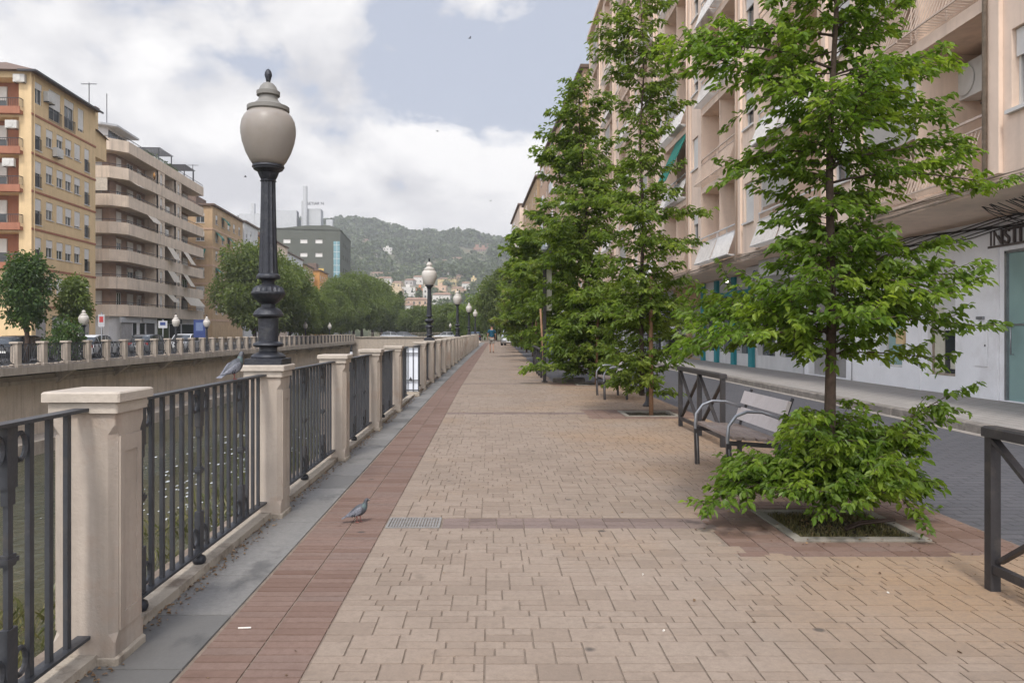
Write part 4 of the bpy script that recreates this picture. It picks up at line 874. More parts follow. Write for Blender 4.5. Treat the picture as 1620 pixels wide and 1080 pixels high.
# ------------------------------------------------------------------ cars
M['tyre'] = mat('tyre_rubber', (.022,.022,.023), .85, .2, 20); M['rim'] = mat('alloy_rim', (.4,.4,.42), .35, .1, 20, metallic=.7); M['carglass'] = glass_mat('car_glass', (.03,.036,.042)); M['lightw'] = mat('headlamp_glass', (.65,.66,.66), .2, .05, 20, bmp=0); M['lightr'] = mat('tail_lamp', (.35,.02,.02), .25, .1, 20, bmp=0); M['plate'] = mat('number_plate', (.7,.7,.66), .5, .1, 20)
def car_paint(n, c, metal=.1):
    m, nt, b = nodes_of(n); b.inputs['Base Color'].default_value = (*c,1); b.inputs['Roughness'].default_value = .28; b.inputs['Metallic'].default_value = metal; b.inputs['Coat Weight'].default_value = .6; b.inputs['Coat Roughness'].default_value = .08
    nt.links.new(mixc(nt, noise(nt, geo_pos(nt), 3, 4), mul(c,.82), c), b.inputs['Base Color']); return m
def make_car(label, paint, loc, rz, tall=0.0):
    """car along x, front at +x"""
    t = thing('parked_car', label, 'car', loc, rz); H = 1.46+tall
    def ring(x, w, z0, zb, zt): return [(x,-w*.86,z0),(x,-w,z0+.10),(x,-w,zb-.12),(x,-w*.955,zb),(x,-w*.80,zt),(x,w*.80,zt),(x,w*.955,zb),(x,w,zb-.12),(x,w,z0+.10),(x,w*.86,z0)]
    zb = .86+tall*.4; st = [(-2.08,.62,.42,.72+tall*.4,.74+tall*.4),(-2.03,.80,.25,zb-.05,zb-.02),(-1.6,.87,.20,zb,zb+.03),(-.6,.885,.19,zb,zb+.02),(.75,.885,.19,zb-.01,zb+.01),(1.35,.87,.20,zb-.06,zb-.01),(1.85,.82,.22,.72+tall*.3,.77+tall*.3),(2.05,.64,.34,.58,.62)]
    g = MB(); g.loft([ring(*r) for r in st]); autosmooth(g.build('body', paint, t), 50)
    def cr(x, w, z): return [(x,-w,zb-.03),(x,-w*.9,z-.06),(x,-w*.78,z),(x,w*.78,z),(x,w*.9,z-.06),(x,w,zb-.03)]
    g = MB(); g.loft([cr(-1.95,.74,zb+.02),cr(-1.55,.78,H-.16),cr(-1.1,.78,H-.035),cr(-.2,.78,H-.012),cr(.35,.77,H-.07),cr(1.12,.73,zb+.04)]); autosmooth(g.build('windows', M['carglass'], t), 40)
    g = MB(); g.loft([[(x,-w,z-.03),(x,-w*.93,z),(x,w*.93,z),(x,w,z-.03)] for x,w,z in ((-1.5,.64,H-.12),(-1.05,.68,H-.02),(-.2,.69,H+.004),(.3,.66,H-.05))]); g.build('roof', paint, t, smooth=True)
    for sd in (-1, 1):
        g = MB()
        for (xa, xb, za) in ((1.0,.34,1),(-.28,-.28,1),(-1.2,-1.5,1)): g.bar((xa,sd*.775,zb-.02),(xb,sd*.69,H-.07),.06,.03)
        g.build('window_pillars', paint, t); m = MB(); m.cbox(.72,.88,sd*.90-.06,sd*.90+.06,zb+.02,zb+.14,.03); m.build('wing_mirror', paint, t)
        MB().cbox(1.80,1.99,sd*.56-.17,sd*.56+.17,.60+tall*.2,.72+tall*.2,.03).build('headlight', M['lightw'], t); MB().cbox(-2.07,-1.95,sd*.60-.13,sd*.60+.13,.66+tall*.4,.84+tall*.4,.02).build('tail_light', M['lightr'], t)
        for x in (-1.28, 1.30):
            g = MB(); g.lathe([(.20,-.095),(.29,-.10),(.315,-.07),(.315,.07),(.29,.10),(.20,.095)], 20); wv = [(x+a, sd*.80+c, .315+b) for a,b,c in g.v]; g.v = wv; wh = g.build('wheel', M['tyre'], t)
            g = MB(); g.lathe([(.05,-.104),(.20,-.10),(.20,.10),(.05,.104)], 14); g.v = [(x+a, sd*.80+c, .315+b) for a,b,c in g.v]; g.build('rim', M['rim'], wh)
    MB().box(-2.085,-2.07,-.26,.26,.52,.63).build('number_plate', M['plate'], t); MB().box(2.04,2.065,-.26,.26,.36,.47).build('number_plate', M['plate'], t)
    return t
PW = car_paint('white_paint', (.62,.63,.64)); PS = car_paint('silver_paint', (.40,.41,.42), .5); PG = car_paint('grey_paint', (.13,.14,.15), .4); PB = car_paint('blue_paint', (.05,.08,.14), .3); PD = car_paint('dark_paint', (.03,.03,.033), .2)
def carat(label, paint, px, d, x, rz, z, tall=0.0): return make_car(label, paint, ((px-CX)*d/F if x is None else x, d, z), rz, tall)
carat('silver van parked under the trees at the far end of the promenade', PS, 809, 78, None, R(-98), -.005, .38)
carat('white hatchback parked behind the far parapet by the shuttered shop', PW, 152, 50.5, None, R(93), -.262)
carat('dark parked car seen through the railings under the round trees', PD, 40, 42.9, None, R(90), -.262)
carat('grey parked car seen through the far railings below the balcony block', PG, 238, 58.6, None, R(90), -.262)
carat('pale car parked behind the far railings near the dark shop', PW, 292, 65.1, None, R(-90), -.262)
carat('silver car crossing the bridge, closest to the plane trees', PS, 621, 131, None, R(4), -.1, .05)
carat('dark grey car on the bridge just ahead of the silver one', PG, 642, 131.5, None, R(4), -.1, .05)
carat('small white car on the bridge beside the second lamp', PW, 704, 133, None, R(186), -.1)
carat('blue car parked at the roadside behind the small lamps', PB, 752, 118, None, R(92), -.1)
# ------------------------------------------------------------------ buildings
M['yellow'] = mat('yellow_render', (.62,.46,.265), .9, .1, 1.2, bmp=.2, streak=.22); M['terra'] = mat('terracotta_render', (.33,.145,.09), .9, .15, 1.5, bmp=.2, streak=.3); M['roof'] = mat('roof_tiles', (.17,.12,.095), .9, .3, 3, bmp=.5)
M['concrete'] = mat('balcony_concrete', (.62,.51,.405), .9, .14, 1.0, bmp=.25, streak=.5); M['brownwall'] = mat('brown_brick', (.33,.235,.185), .9, .2, 2, bmp=.3); M['ochre'] = mat('ochre_brick', (.48,.335,.20), .9, .15, 1.2, bmp=.25, streak=.25)
M['blind'] = mat('white_blind', (.60,.58,.55), .7, .1, 3); M['frame'] = mat('window_frame', (.62,.60,.57), .6, .08, 4); M['glass'] = glass_mat('window_glass', (.055,.065,.072)); M['darkglass'] = glass_mat('dark_window_glass', (.03,.035,.04))
M['awning'] = mat('pale_awning_cloth', (.55,.49,.41), .9, .2, 6); M['green'] = mat('green_awning_cloth', (.015,.15,.115), .85, .2, 4); M['white'] = mat('white_render', (.62,.615,.61), .85, .1, 1.5, bmp=.15, streak=.25); M['grey'] = mat('grey_metal_cladding', (.43,.44,.45), .6, .1, 2)
M['hotel'] = mat('grey_green_cladding', (.098,.105,.088), .8, .12, .3, bmp=.1); M['orange'] = mat('orange_render', (.54,.27,.085), .9, .12, 1); M['peach'] = mat('peach_render', (.52,.355,.25), .9, .12, 1, streak=.25); M['pinkr'] = mat('salmon_render', (.74,.585,.47), .9, .12, 1, bmp=.2, streak=.3); M['pinkback'] = mat('salmon_recess', (.72,.54,.42), .9, .12, 1.4, bmp=.15)
M['yellow2'] = mat('bright_yellow_render', (.60,.42,.13), .9, .1, 1); M['shutter'] = mat('steel_shutter', (.30,.29,.28), .6, .2, 3, dirt=((.42,.40,.42), 1.0, .6)); M['rail'] = mat('dark_rail', (.05,.05,.055), .5, .2, 8); M['creamrail'] = mat('cream_rail', (.55,.44,.36), .6, .15, 5); M['whiterail'] = mat('white_rail', (.62,.60,.58), .6, .15, 5)
M['acwhite'] = mat('ac_casing', (.52,.505,.47), .5, .12, 4, dirt=((.35,.3,.26), 5.0, .3)); M['tealglass'] = glass_mat('teal_frosted_glass', (.24,.36,.345), .25)
M['shopwhite'] = mat('shop_white_paint', (.82,.82,.84), .8, .06, 2, bmp=.1, dirt=((.42,.38,.35), 1.2, .25)); M['teal'] = mat('teal_shop_paint', (.03,.23,.26), .6, .1, 3); M['cable'] = mat('black_cable', (.03,.028,.026), .6, .2, 10); M['cablebeige'] = mat('beige_cable', (.33,.27,.21), .7, .3, 9); M['signbrown'] = mat('dark_sign_letters', (.11,.09,.085), .5, .15, 10); M['signblue'] = mat('blue_sign_letters', (.02,.05,.22), .5, .1, 10)
ST = lambda u, v, z: (-v, u, z)          # wall along the street of a block on the left
EN = lambda u, v, z: (-u, v, z)          # its end wall, towards the camera
RT = lambda u, v, z: (v, u, z)           # wall along the street of a block on the right
RE = lambda u, v, z: (u, v, z)
def mp(g, f): g.v = [f(*p) for p in g.v]; return g
def window(par, f, u0, u1, z0, z1, dep, blind=0.4, sill=True, frame='frame', glass='glass', mull=True):
    w = .05; g = MB(); a, b = dep-.05, dep
    g.box(u0+.003,u0+w,a,b,z0+.003,z1-.003); g.box(u1-w,u1-.003,a,b,z0+.003,z1-.003); g.box(u0+w,u1-w,a,b,z0+.003,z0+w); g.box(u0+w,u1-w,a,b,z1-w,z1-.003)
    if mull: c = (u0+u1)/2; g.box(c-.025,c+.025,a+.004,b,z0+w,z1-w)
    if sill: g.box(u0-.06,u1+.06,-.07,a-.002,z0-.06,z0-.002)
    fr = mp(g, f).build('window', M[frame], par); g = MB(); g.quad((u0+w,dep-.01,z0+w),(u1-w,dep-.01,z0+w),(u1-w,dep-.01,z1-w),(u0+w,dep-.01,z1-w)); mp(g, f).build('pane', M[glass], fr)
    if blind > 0: g = MB(); zb = z1-(z1-z0)*blind; g.box(u0+.02,u1-.02,a-.05,a-.012,zb,z1-.01); mp(g, f).build('roller_blind', M['blind'], fr)
    return fr
def railing(par, f, pts, h=.95, bars=True, m='rail', name='balcony_railing', gap=.13):
    g = MB()
    for (a, b) in zip(pts[:-1], pts[1:]):
        a, b = Vector((*a[:2], a[2])), Vector((*b[:2], b[2])); up = Vector((0,0,h)); g.bar(a+up, b+up, .05, .05); L = (b-a).length
        n = max(1, int(L/gap)) if bars else max(1, int(L/1.2))
        for i in range(n+1): p = a+(b-a)*(i/n); g.bar(p, p+up, .018, .018)
    return mp(g, f).build(name, M[m], par)
def ac(label, loc, rz, s=1.0):
    t = thing('air_conditioner', label, 'air conditioner', loc, rz, 'air conditioners on the facades'); t.scale = (s,)*3     # fan faces local -y
    g = MB(); g.cbox(-.42,.42,-.15,.15,0,.58,.015); g.build('casing', M['acwhite'], t); g = MB(); g.lathe([(.235,0),(.25,.012),(.235,.02)], 24); g.v = [(x-.10, -.152-z, y+.29) for x,y,z in g.v]; g.build('fan_rim', M['acwhite'], t)
    g = MB(); g.lathe([(.01,0),(.23,.004)], 24); g.v = [(x-.10, -.153-z, y+.29) for x,y,z in g.v]; fn = g.build('fan_grille', M['dark'], t)
    g = MB()
    for r in (.06,.11,.16,.21): g.tube([(-.10+r*math.cos(a), -.162, .29+r*math.sin(a)) for a in np.linspace(0,6.283,25)[:-1]], .004, 4, True)
    g.build('fan_wires', M['rail'], fn); g = MB(); g.box(-.35,-.31,-.14,.25,-.05,-.004); g.box(.31,.35,-.14,.25,-.05,-.004); g.box(-.31,.31,.20,.23,-.05,-.02); g.build('bracket', M['rail'], t); return t
def wpos(root, p): a = root.rotation_euler[2]; return (root.location[0]+p[0]*math.cos(a)-p[1]*math.sin(a), root.location[1]+p[0]*math.sin(a)+p[1]*math.cos(a), root.location[2]+p[2])

# ---- yellow apartment block
B = thing('apartment_block', 'yellow apartment block with terracotta balconies at the left edge of the view', 'building', (-34, 56.8, -.25), .059)
L, H = 10.4, 20.85; bands = [3.6, 6.45, 9.35, 12.15, 14.95, 17.85]; U = [.95,2.6,4.2,5.6,7.1,8.8]
hol = []; win = []
for i, zb in enumerate(bands[:-1]):
    for j, u in enumerate(U):
        w = (u-.45, u+.45, zb+.3, zb+2.25) if j in (0,5) else (u-.52, u+.52, zb+.9, zb+2.25); hol.append(w); win.append((w, i, j))
top = [(.4,1.5,18.7,20.3),(2.5,4.3,18.1,20.4),(4.9,6.5,18.1,20.4),(7.2,8.2,18.4,20.3)]; gr = [(.6,2.2,.02,2.9),(3.0,5.6,.02,2.9),(6.4,9.4,.02,2.9)]
g = MB(); g.holed(L, 0, H, hol+top+gr, .14); mp(g, ST)
eh = [(.9,5.6,zb+.02,zb+2.55) for zb in bands[1:-1]]+[(.9,5.6,17.9,20.4)]; e = MB(); e.holed(9, 0, H, eh, 1.3); mp(e, EN); g.add(e.v, e.f)
g.quad((-9,0,0),(-9,L,0),(-9,L,H),(-9,0,H)); g.quad((-9,L,0),(0,L,0),(0,L,H),(-9,L,H)); g.build('walls', M['yellow'], B)
e = MB(); 
for (a,b,c,d) in eh: e.quad((a-.05,1.29,c-.05),(b+.05,1.29,c-.05),(b+.05,1.29,d+.05),(a-.05,1.29,d+.05))
mp(e, EN).build('balcony_recess_wall', M['terra'], B)
e = MB()
for zb in bands: e.box(-.05, L+.02, -.05, -.002, zb-.16, zb)
mp(e, ST).build('floor_bands', M['terra'], B)
for w, i, j in win: window(B, ST, *w, .14, [.9,.5,1.0,.45,.3,.55][(i*5+j*3+i*j) % 6] if j not in (0,5) else .45, mull=j not in (0,5))
for j, w in enumerate(top): window(B, ST, *w, .13, [.3,.6,.25,.9][j], False)
for j, w in enumerate(gr): g = MB(); g.box(w[0]+.01,w[1]-.01,.08,.12,.03,2.89); mp(g, ST).build('shop_shutter', M['shutter'], B)
for i, zb in enumerate(bands[1:-1]+[17.88]):
    g = MB(); g.box(.6,5.8,-.45,-.003,zb-.22,zb+.04); g.box(.6,5.8,-.45,-.38,zb+.04,zb+.3); mp(g, EN).build('balcony_slab', M['terra'], B); railing(B, EN, [(.62,-.02,zb+.3),(.62,-.42,zb+.3),(5.78,-.42,zb+.3)], .6)
    window(B, EN, 2.4, 3.7, zb+.1, zb+2.2, 1.27, .5, False)
for j in (0,5):
    for zb in bands[:-1]: railing(B, ST, [(U[j]-.4,-.03,zb+.3),(U[j]+.4,-.03,zb+.3)], .85, gap=.11)
for a, b in ((2.4,4.4),(4.8,6.6)): railing(B, ST, [(a,-.06,17.9),(b,-.06,17.9)], .95)
g = MB(); g.add([(.55,-.55,H),(.55,L+.2,H),(-9.3,L+.2,H),(-9.3,-.55,H),(-4.3,4.5,H+2.2),(-4.3,5.5,H+2.2)], [(0,1,5,4),(1,2,5),(2,3,4,5),(3,0,4),(3,2,1,0)]); rf = g.build('roof', M['roof'], B); g = MB(); g.box(-.7,.6,-.6,-.45,H-.12,H+.02); g.box(.5,.62,-.45,L+.2,H-.12,H+.02); g.build('gutter', M['rail'], rf)
g = MB(); g.box(-.9,-.3,L+.6,L+1.2,18,21.2); g.box(-3.6,-.1,L+.03,L+2.4,17,19.3); g.build('stair_tower', M['yellow'], B); g = MB(); g.add([(.2,L+.03,19.3),(.2,L+2.5,18.9),(-3.8,L+2.5,20.6),(-3.8,L+.03,20.8)], [(0,1,2,3)]); g.box(-1.0,-.2,L+.5,L+1.3,21.2,21.5); g.build('stair_roof', M['roof'], rf)
g = MB(); g.tube([(.04,.3,3.6),(.04,.3,H-.2)], .05, 6); g.build('drain_pipe', M['yellow'], B)
for (p, lb) in (((-.75,-.18,20.0),'air conditioner high under the eave of the yellow block'),((-1.3,-.2,15.7+.9),'air conditioner on the upper terracotta balcony of the yellow block'),((-1.5,-.2,12.2+1.6),'air conditioner on the middle terracotta balcony of the yellow block')): ac(lb, wpos(B, p), .059, 1.0)
ac('air conditioner between two windows of the yellow street wall', wpos(B, (.2, 3.5, 15.3)), .059+R(90), 1.2); ac('air conditioner outside the top terrace of the yellow block', wpos(B, (.2, 2.2, 19.2)), .059+R(90), 1.3)
def antenna(lb, loc, h, arms=True):
    g = MB(); g.tube([(0,0,0),(0,0,h)], .04, 5)
    if arms:
        g.tube([(-.7,0,h*.97),(.7,0,h*.97)], .025, 4)
        for k in range(6): g.tube([(-.6+.22*k,-.2,h*.97),(-.6+.22*k,.2,h*.97)], .015, 4)
    tag(g.build('roof_antenna', M['rail'], None, loc), lb, 'antenna', 'antennas on the rooftops')
x, y, z = at(141, 190, 68); antenna('tall television antenna above the yellow block roof', (x, y, z-.5), 3.8); x, y, z = at(169, 195, 78); antenna('thin mast on the balcony block roof', (x, y, z-1), 4.0, False); x, y, z = at(305, 278, 96); antenna('small antenna at the far end of the balcony block roof', (x, y, z-2), 3.4)

# ---- balcony block
B = thing('apartment_block', 'long beige apartment block with deep balconies and concrete parapets', 'building', (-35.2, 73.5, -.25), .07); L = 25.3
def poly(ins): c = 1.3; return [(-7,ins),(-c-ins*.4,ins),(-ins,c+ins*.4),(-ins,L-ins),(-12,L-ins),(-12,ins)]
def prism(g, p, z0, z1): n = len(p); return g.add([(*q,z0) for q in p]+[(*q,z1) for q in p], [tuple(range(n-1,-1,-1)), tuple(range(n,2*n))]+[(i,(i+1)%n,n+(i+1)%n,n+i) for i in range(n)])
tops = [4.25+2.65*k for k in range(7)]
for k, zt in enumerate(tops):
    g = MB(); prism(g, poly(0), zt-1.12, zt-.95); o_, i_ = poly(.004), poly(.16)
    for a in range(3): p, q, r, s_ = o_[a], o_[a+1], i_[a+1], i_[a]; prism(g, [p,q,r,s_], zt-.949, zt)
    p, q, r, s_ = o_[3], (-7,o_[3][1]), (-7,i_[3][1]), i_[3]; prism(g, [p,q,r,s_], zt-.949, zt); g.build('balcony_parapet', M['concrete'], B)
    q = poly(.08)[:4]; railing(B, lambda x,y,z: (x,y,z), [(*p,zt) for p in q], .24, False)
g = MB(); prism(g, poly(1.5), 3.0, tops[-1]-1.0); g.build('core_walls', M['brownwall'], B)
g = MB(); prism(g, poly(.5), 0, 3.12); g.build('ground_floor_wall', M['white'], B)
for k in range(6):
    z0, z1 = tops[k]-.949, tops[k+1]-1.121
    for (a, b) in ((9.4,11.4),(15.0,16.9)):
        g = MB(); g.holed(b-a, z0, z1, [(.6,1.4,z0+.75,z1-.25)], .2, .06); g.v = [(u+a,v,z) for u,v,z in g.v]; mp(g, ST); g.box(-1.5,-.27,a,a+.1,z0,z1); g.box(-1.5,-.27,b-.1,b,z0,z1); g.build('pier_wall', M['concrete'], B); window(B, ST, a+.6, a+1.4, z0+.75, z1-.25, .25, [1,.5,.8][(k+int(a)) % 3], False)
    for j, (a, b) in enumerate(((2.0,3.0),(4.6,6.0),(7.2,8.2),(12.2,14.2),(18.2,19.4),(21.5,23.3))): window(B, ST, a, b, z0+.06, z1-.3, 1.48, [.0,.5,.2,.9,.3,.7][(j+k) % 6], False)
    window(B, EN, 2.6, 4.8, z0+.9, z1-.15, 1.48, .9, False)
for (k, a, b, d, dz) in ((3,6.2,8.8,.6,.7),(2,12.0,14.0,.8,1.3),(1,12.2,14.4,.7,1.2),(1,17.4,19.0,.9,1.4),(0,12.0,14.0,.7,.8),(-0,17.6,23.4,.8,1.0),(4,2.2,4.6,.5,.3),(2,17.5,19.2,.9,1.4)):
    z1 = tops[k+1]-1.13; g = MB(); g.add([(.01,a,z1),(.01,b,z1),(d,b,z1-dz),(d,a,z1-dz)]+[(.01,a,z1-.04),(.01,b,z1-.04),(d,b,z1-dz-.04),(d,a,z1-dz-.04)], [(0,1,2,3),(7,6,5,4),(0,3,7,4),(1,5,6,2),(3,2,6,7)]); g.build('awning', M['awning'], B)
g = MB(); z1 = tops[5]-1.13; g.box(-6.8,-1.5,.02,.06,z1-1.25,z1); g.build('striped_blind', M['awning'], B)
zt = tops[6]; g = MB(); prism(g, [(-9,2.2),(-3.2,2.2),(-2.6,2.8),(-2.6,7.5),(-9,7.5)], zt-.94, zt+1.75); g.box(-9,-3.0,7.6,22,zt-.94,zt+1.2); ph = g.build('penthouse', M['white'], B)
g = MB(); prism(g, [(-9.5,1.6),(-2.8,1.6),(-1.6,2.6),(-1.6,8.2),(-9.5,8.2)], zt+1.751, zt+1.95); g.build('penthouse_roof', M['grey'], B)
for i in range(4): g = MB(); g.box(-2.59,-2.55,2.9+1.15*i,3.9+1.15*i,zt-.5,zt+1.5); g.build('penthouse_pane', M['glass'], B)
for (a, b) in ((10.5,14.5),(19,22.5)):
    g = MB()
    for x in (-2.6,-.4):
        for y in (a, b): g.box(x-.05,x+.05,y-.05,y+.05,zt,zt+1.5)
    for i in range(8): y = a+(b-a)*i/7; g.box(-2.8,-.2,y-.04,y+.04,zt+1.5,zt+1.6)
    g.build('pergola', M['rail'], B)
rp = clump_crown('roof_plants', [(-.6,7.5+i*1.1,zt+.3,.42) for i in range(9)], 150, .22, [M['leaf4']], 90); put('roof_plants', rp, B)
sh = [(0.6,3.2,'shutter'),(3.6,4.4,'darkglass'),(5.4,6.6,'darkglass'),(7.2,9.4,'rail'),(10.4,13.8,'leafgreen'),(14.2,17.8,'dark'),(18.4,24.2,'darkglass')]; M['leafgreen'] = mat('green_shop_front', (.045,.06,.02), .7, .2, 2)
for a, b, m in sh: g = MB(); g.box(-.5,-.44,a,b,.05,2.5); g.build('shop_front', M[m], B)
for a, b, m in ((.4,5.0,'grey'),(10.3,13.9,'leafgreen'),(14.1,17.9,'rail'),(6.0,9.5,'grey')): g = MB(); g.box(-.5,-.30,a,b,2.55,3.05); g.build('shop_fascia', M[m], B)
e = MB(); e.box(-6.2,-3.0,.42,.50,.1,2.5); e.build('shop_front', M['yellow'], B)
g = MB(); g.lathe([(.0,0),(.22,.02),(.38,.08)], 18); g.v = [(z+.1, x+7.6, y+tops[5]+.55) for x,y,z in g.v]; tag(g.build('satellite_dish', M['orange'], None, wpos(B,(0,0,0)), .07, True), 'round orange satellite dish on an upper balcony of the beige block', 'dish')
for (p, lb) in (((-.4,12.9,tops[4]+.1),'air conditioner in a recess high on the beige balcony block'),((-1.2,7.0,tops[1]+.3),'air conditioner on a low balcony of the beige block'),((-.5,12.9,tops[3]+.2),'air conditioner in the middle recess of the beige block')): ac(lb, wpos(B, p), .07+R(90), 1.2)

# ---- generic blocks further along the far bank
def block(label, loc, rz, L, D, H, wall, nf, cols, side='L', blind=(.3,.9,.5), endcols=(), balc=(), awn=(), roofm='roof', band=None, h0=3.2, ww=1.1, flat=True):
    B = thing('apartment_block', label, 'building', loc, rz); f, fe = (ST, EN) if side == 'L' else (RT, RE); fh = (H-h0-.6)/nf; hol = []; ws = []
    for i in range(nf):
        for j, u in enumerate(cols): w = (u-ww/2, u+ww/2, h0+fh*i+.75, h0+fh*i+.75+min(1.5, fh*.52)); hol.append(w); ws.append((f, w, i+j))
    g = MB(); g.holed(L, 0, H, hol, .15); mp(g, f); eh = []
    for i in range(nf):
        for u in endcols: w = (u-ww/2, u+ww/2, h0+fh*i+.75, h0+fh*i+.75+min(1.5, fh*.52)); eh.append(w); ws.append((fe, w, i+int(u)))
    e = MB(); e.holed(D, 0, H, eh, .15); mp(e, fe); g.add(e.v, e.f); s = -1 if side == 'L' else 1
    g.quad((s*D,0,0),(s*D,L,0),(s*D,L,H),(s*D,0,H)); g.quad((0,L,0),(s*D,L,0),(s*D,L,H),(0,L,H)); g.build('walls', M[wall], B)
    for f_, w, k in ws: window(B, f_, *w, .15, blind[k % len(blind)], True, mull=ww > .9)
    g = MB(); p = [(.3*-s,-.3),(.3*-s,L+.3),(s*(D+.3),L+.3),(s*(D+.3),-.3)]
    if flat: prism(g, p, H, H+.25); g.box(min(s*D*.3,s*D*.7),max(s*D*.3,s*D*.7),L*.3,L*.6,H+.25,H+2.2)
    else: c = (s*D/2, L/2); g.add([(*q,H) for q in p]+[(c[0],L*.3,H+1.6),(c[0],L*.7,H+1.6)], [(0,1,5,4),(1,2,5),(2,3,4,5),(3,0,4),(3,2,1,0)])
    g.build('roof', M[roofm], B)
    if band:
        g = MB()
        for i in range(nf): g.box(-.03, L+.01, -.06, -.002, h0+fh*i-.2, h0+fh*i+.05)
        mp(g, f).build('floor_bands', M[band], B); g = MB()
        for i in range(nf): g.box(.001, D, -.06, -.002, h0+fh*i-.2, h0+fh*i+.05)
        mp(g, fe).build('floor_bands', M[band], B)
    for (a, b) in balc:
        for i in range(nf): z = h0+fh*i; g = MB(); g.box(a,b,-.9,-.07,z-.1,z+.08); g.box(a,b,-.9,-.82,z+.08,z+.85); mp(g, f).build('balcony', M['white' if wall != 'ochre' else 'concrete'], B)
    for (ff, u, i) in awn:
        z = h0+fh*i+.75+min(1.5, fh*.52); g = MB(); g.add([(u-.75,-.02,z+.1),(u+.75,-.02,z+.1),(u+.75,-.85,z-.75),(u-.75,-.85,z-.75),(u+.75,-.85,z-1.0),(u-.75,-.85,z-1.0)], [(0,1,2,3),(3,2,4,5)]); mp(g, f if ff else fe).build('awning', M['green'], B)
    return B
block('ochre brick block with green awnings beyond the balcony block', (-37.2, 102.5, -.2), .07, 16, 12, 18.4, 'ochre', 6, (2,5,8,11,14), endcols=(1.6,4.2), awn=((1,2,4),(1,5,5),(1,5,3),(1,8,4),(0,1.6,3),(1,11,3),(1,2,2)), band='peach')
block('narrow pale block with a white roof room beside the lamp shaft', (-38.4, 119.5, -.2), .07, 9, 12, 18.6, 'white', 6, (1.5,4.2,7), balc=((.5,3),), awn=((1,4.2,3),))
block('orange brown block half hidden by the lamp shaft', (-39.2, 129.5, -.2), .07, 11, 12, 17.6, 'orange', 6, (2,5,8.5), balc=((3.5,6.5),))
block('salmon pink block with small end windows above the plane trees', (-40.0, 142, -.2), .07, 12, 12, 18.2, 'pinkr', 6, (2,5,8.5), endcols=(1.5,4), balc=((7,10),))
block('grey white block with sloping rows of balconies', (-41.0, 155, -.2), .07, 17, 12, 17.4, 'white', 6, (2,5,8,11,14), balc=((.5,7),(9,16)))
block('brown orange block with white balconies behind the plane trees', (-42.0, 173, -.2), .07, 12, 12, 16.6, 'ochre', 5, (2,5,9), balc=((3,8),), endcols=(2,))
block('small bright orange block at the foot of the dark office block', (-41.8, 187, -.2), .07, 14, 5, 16.4, 'orange', 5, (2,5,8,11), endcols=(), flat=True)
# ---- dark grey green block with the roof plant
B = thing('office_block', 'large dark grey green block with a turquoise glass strip and roof sign', 'building', (-42.6, 217, -.2), .07); H = 30.6
hol = [(u-1.0,u+1.0,z,z+1.15) for z in (26.4,22.6) for u in (6.0,10.2,14.9,19,23)]
g = MB(); e = MB(); e.holed(30, 0, H, hol, .25); mp(e, EN); g.add(e.v, e.f); e = MB(); e.holed(26, 0, H-.4, [(u,u+1.6,z,z+1.3) for z in (26,22.4,18.8,15,11) for u in (6,11,16,21)], .25); mp(e, ST); g.add(e.v, e.f); g.quad((-30,26,0),(0,26,0),(0,26,H-.4),(-30,26,H)); g.quad((-30,0,0),(-30,26,0),(-30,26,H),(-30,0,H)); g.build('walls', M['hotel'], B)
for w in hol: window(B, EN, *w, .22, 0, False, glass='frame')
for z in (26,22.4,18.8,15,11):
    for u in (6,11,16,21): window(B, ST, u, u+1.6, z, z+1.3, .24, 0, False)
g = MB(); g.add([(.2,-.2,H-.4),(.2,26.2,H-.8),(-30.2,26.2,H+.01),(-30.2,-.2,H+.01),(-3,-.2,H+.9),(-10,-.2,H+.75),(-16,-.2,H+.05),(-3,26,H+.5),(-10,26,H+.5),(-16,26,H+.1)], [(0,4,7,1),(4,5,8,7),(5,6,9,8),(6,3,2,9),(0,4,5,6,3)]); g.build('curved_roof', M['hotel'], B)
M['turq'] = glass_mat('turquoise_glass', (.13,.25,.28), .12); g = MB(); g.box(-1.9,-.15,-.12,-.003,4,27.0); gs = g.build('glass_strip', M['turq'], B); g = MB()
for i in range(12): g.box(-1.92,-.13,-.15,-.122,5+1.9*i,5.08+1.9*i)
g.box(-1.0,-.92,-.15,-.122,4,27); g.build('glazing_bars', M['frame'], gs)
g = MB(); g.box(-13.5,-4.6,-.5,-.003,6,19.3); g.build('yellow_wing', M['yellow2'], B)
g = MB(); g.box(-30,-12.5,3,12,H+.06,H+3.4); g.box(-21.5,-12.6,2.4,6,H+.06,H+5.4); g.box(-25.2,-24.2,1.5,3,H+.06,H+7.2); g.box(-28.5,-22,1.6,3,H+.06,H+4.2); g.box(-4.4,-2.6,3,5,H+.5,H+3.0); pr = g.build('roof_plant_rooms', M['grey'], B)
g = MB(); g.box(-10.6,-5.9,3,8,H+.5,H+6.0); g.box(-11.4,-10.7,3,5,H+.4,H+8.2); g.lathe([(.62,H+.5),(.62,H+12.2)], 10, (-10.1,2.0,0)); g.build('roof_tower', M['grey'], B)
def text(name, s, m, parent, size, loc, rot, ext=.02, align='LEFT', sx=1.0):
    c = bpy.data.curves.new(name, 'FONT'); c.body = s; c.size = size; c.extrude = ext; c.align_x = align; c.materials.append(M[m]); o = bpy.data.objects.new(name, c); col.objects.link(o); o.parent = parent; o.location = loc; o.rotation_euler = rot; o.scale = (sx,1,1)
    bpy.context.view_layer.update(); me = bpy.data.meshes.new_from_object(o); q = bpy.data.objects.new(name, me); col.objects.link(q); q.parent = parent; q.location = loc; q.rotation_euler = rot; q.scale = (sx,1,1); bpy.data.objects.remove(o); return q
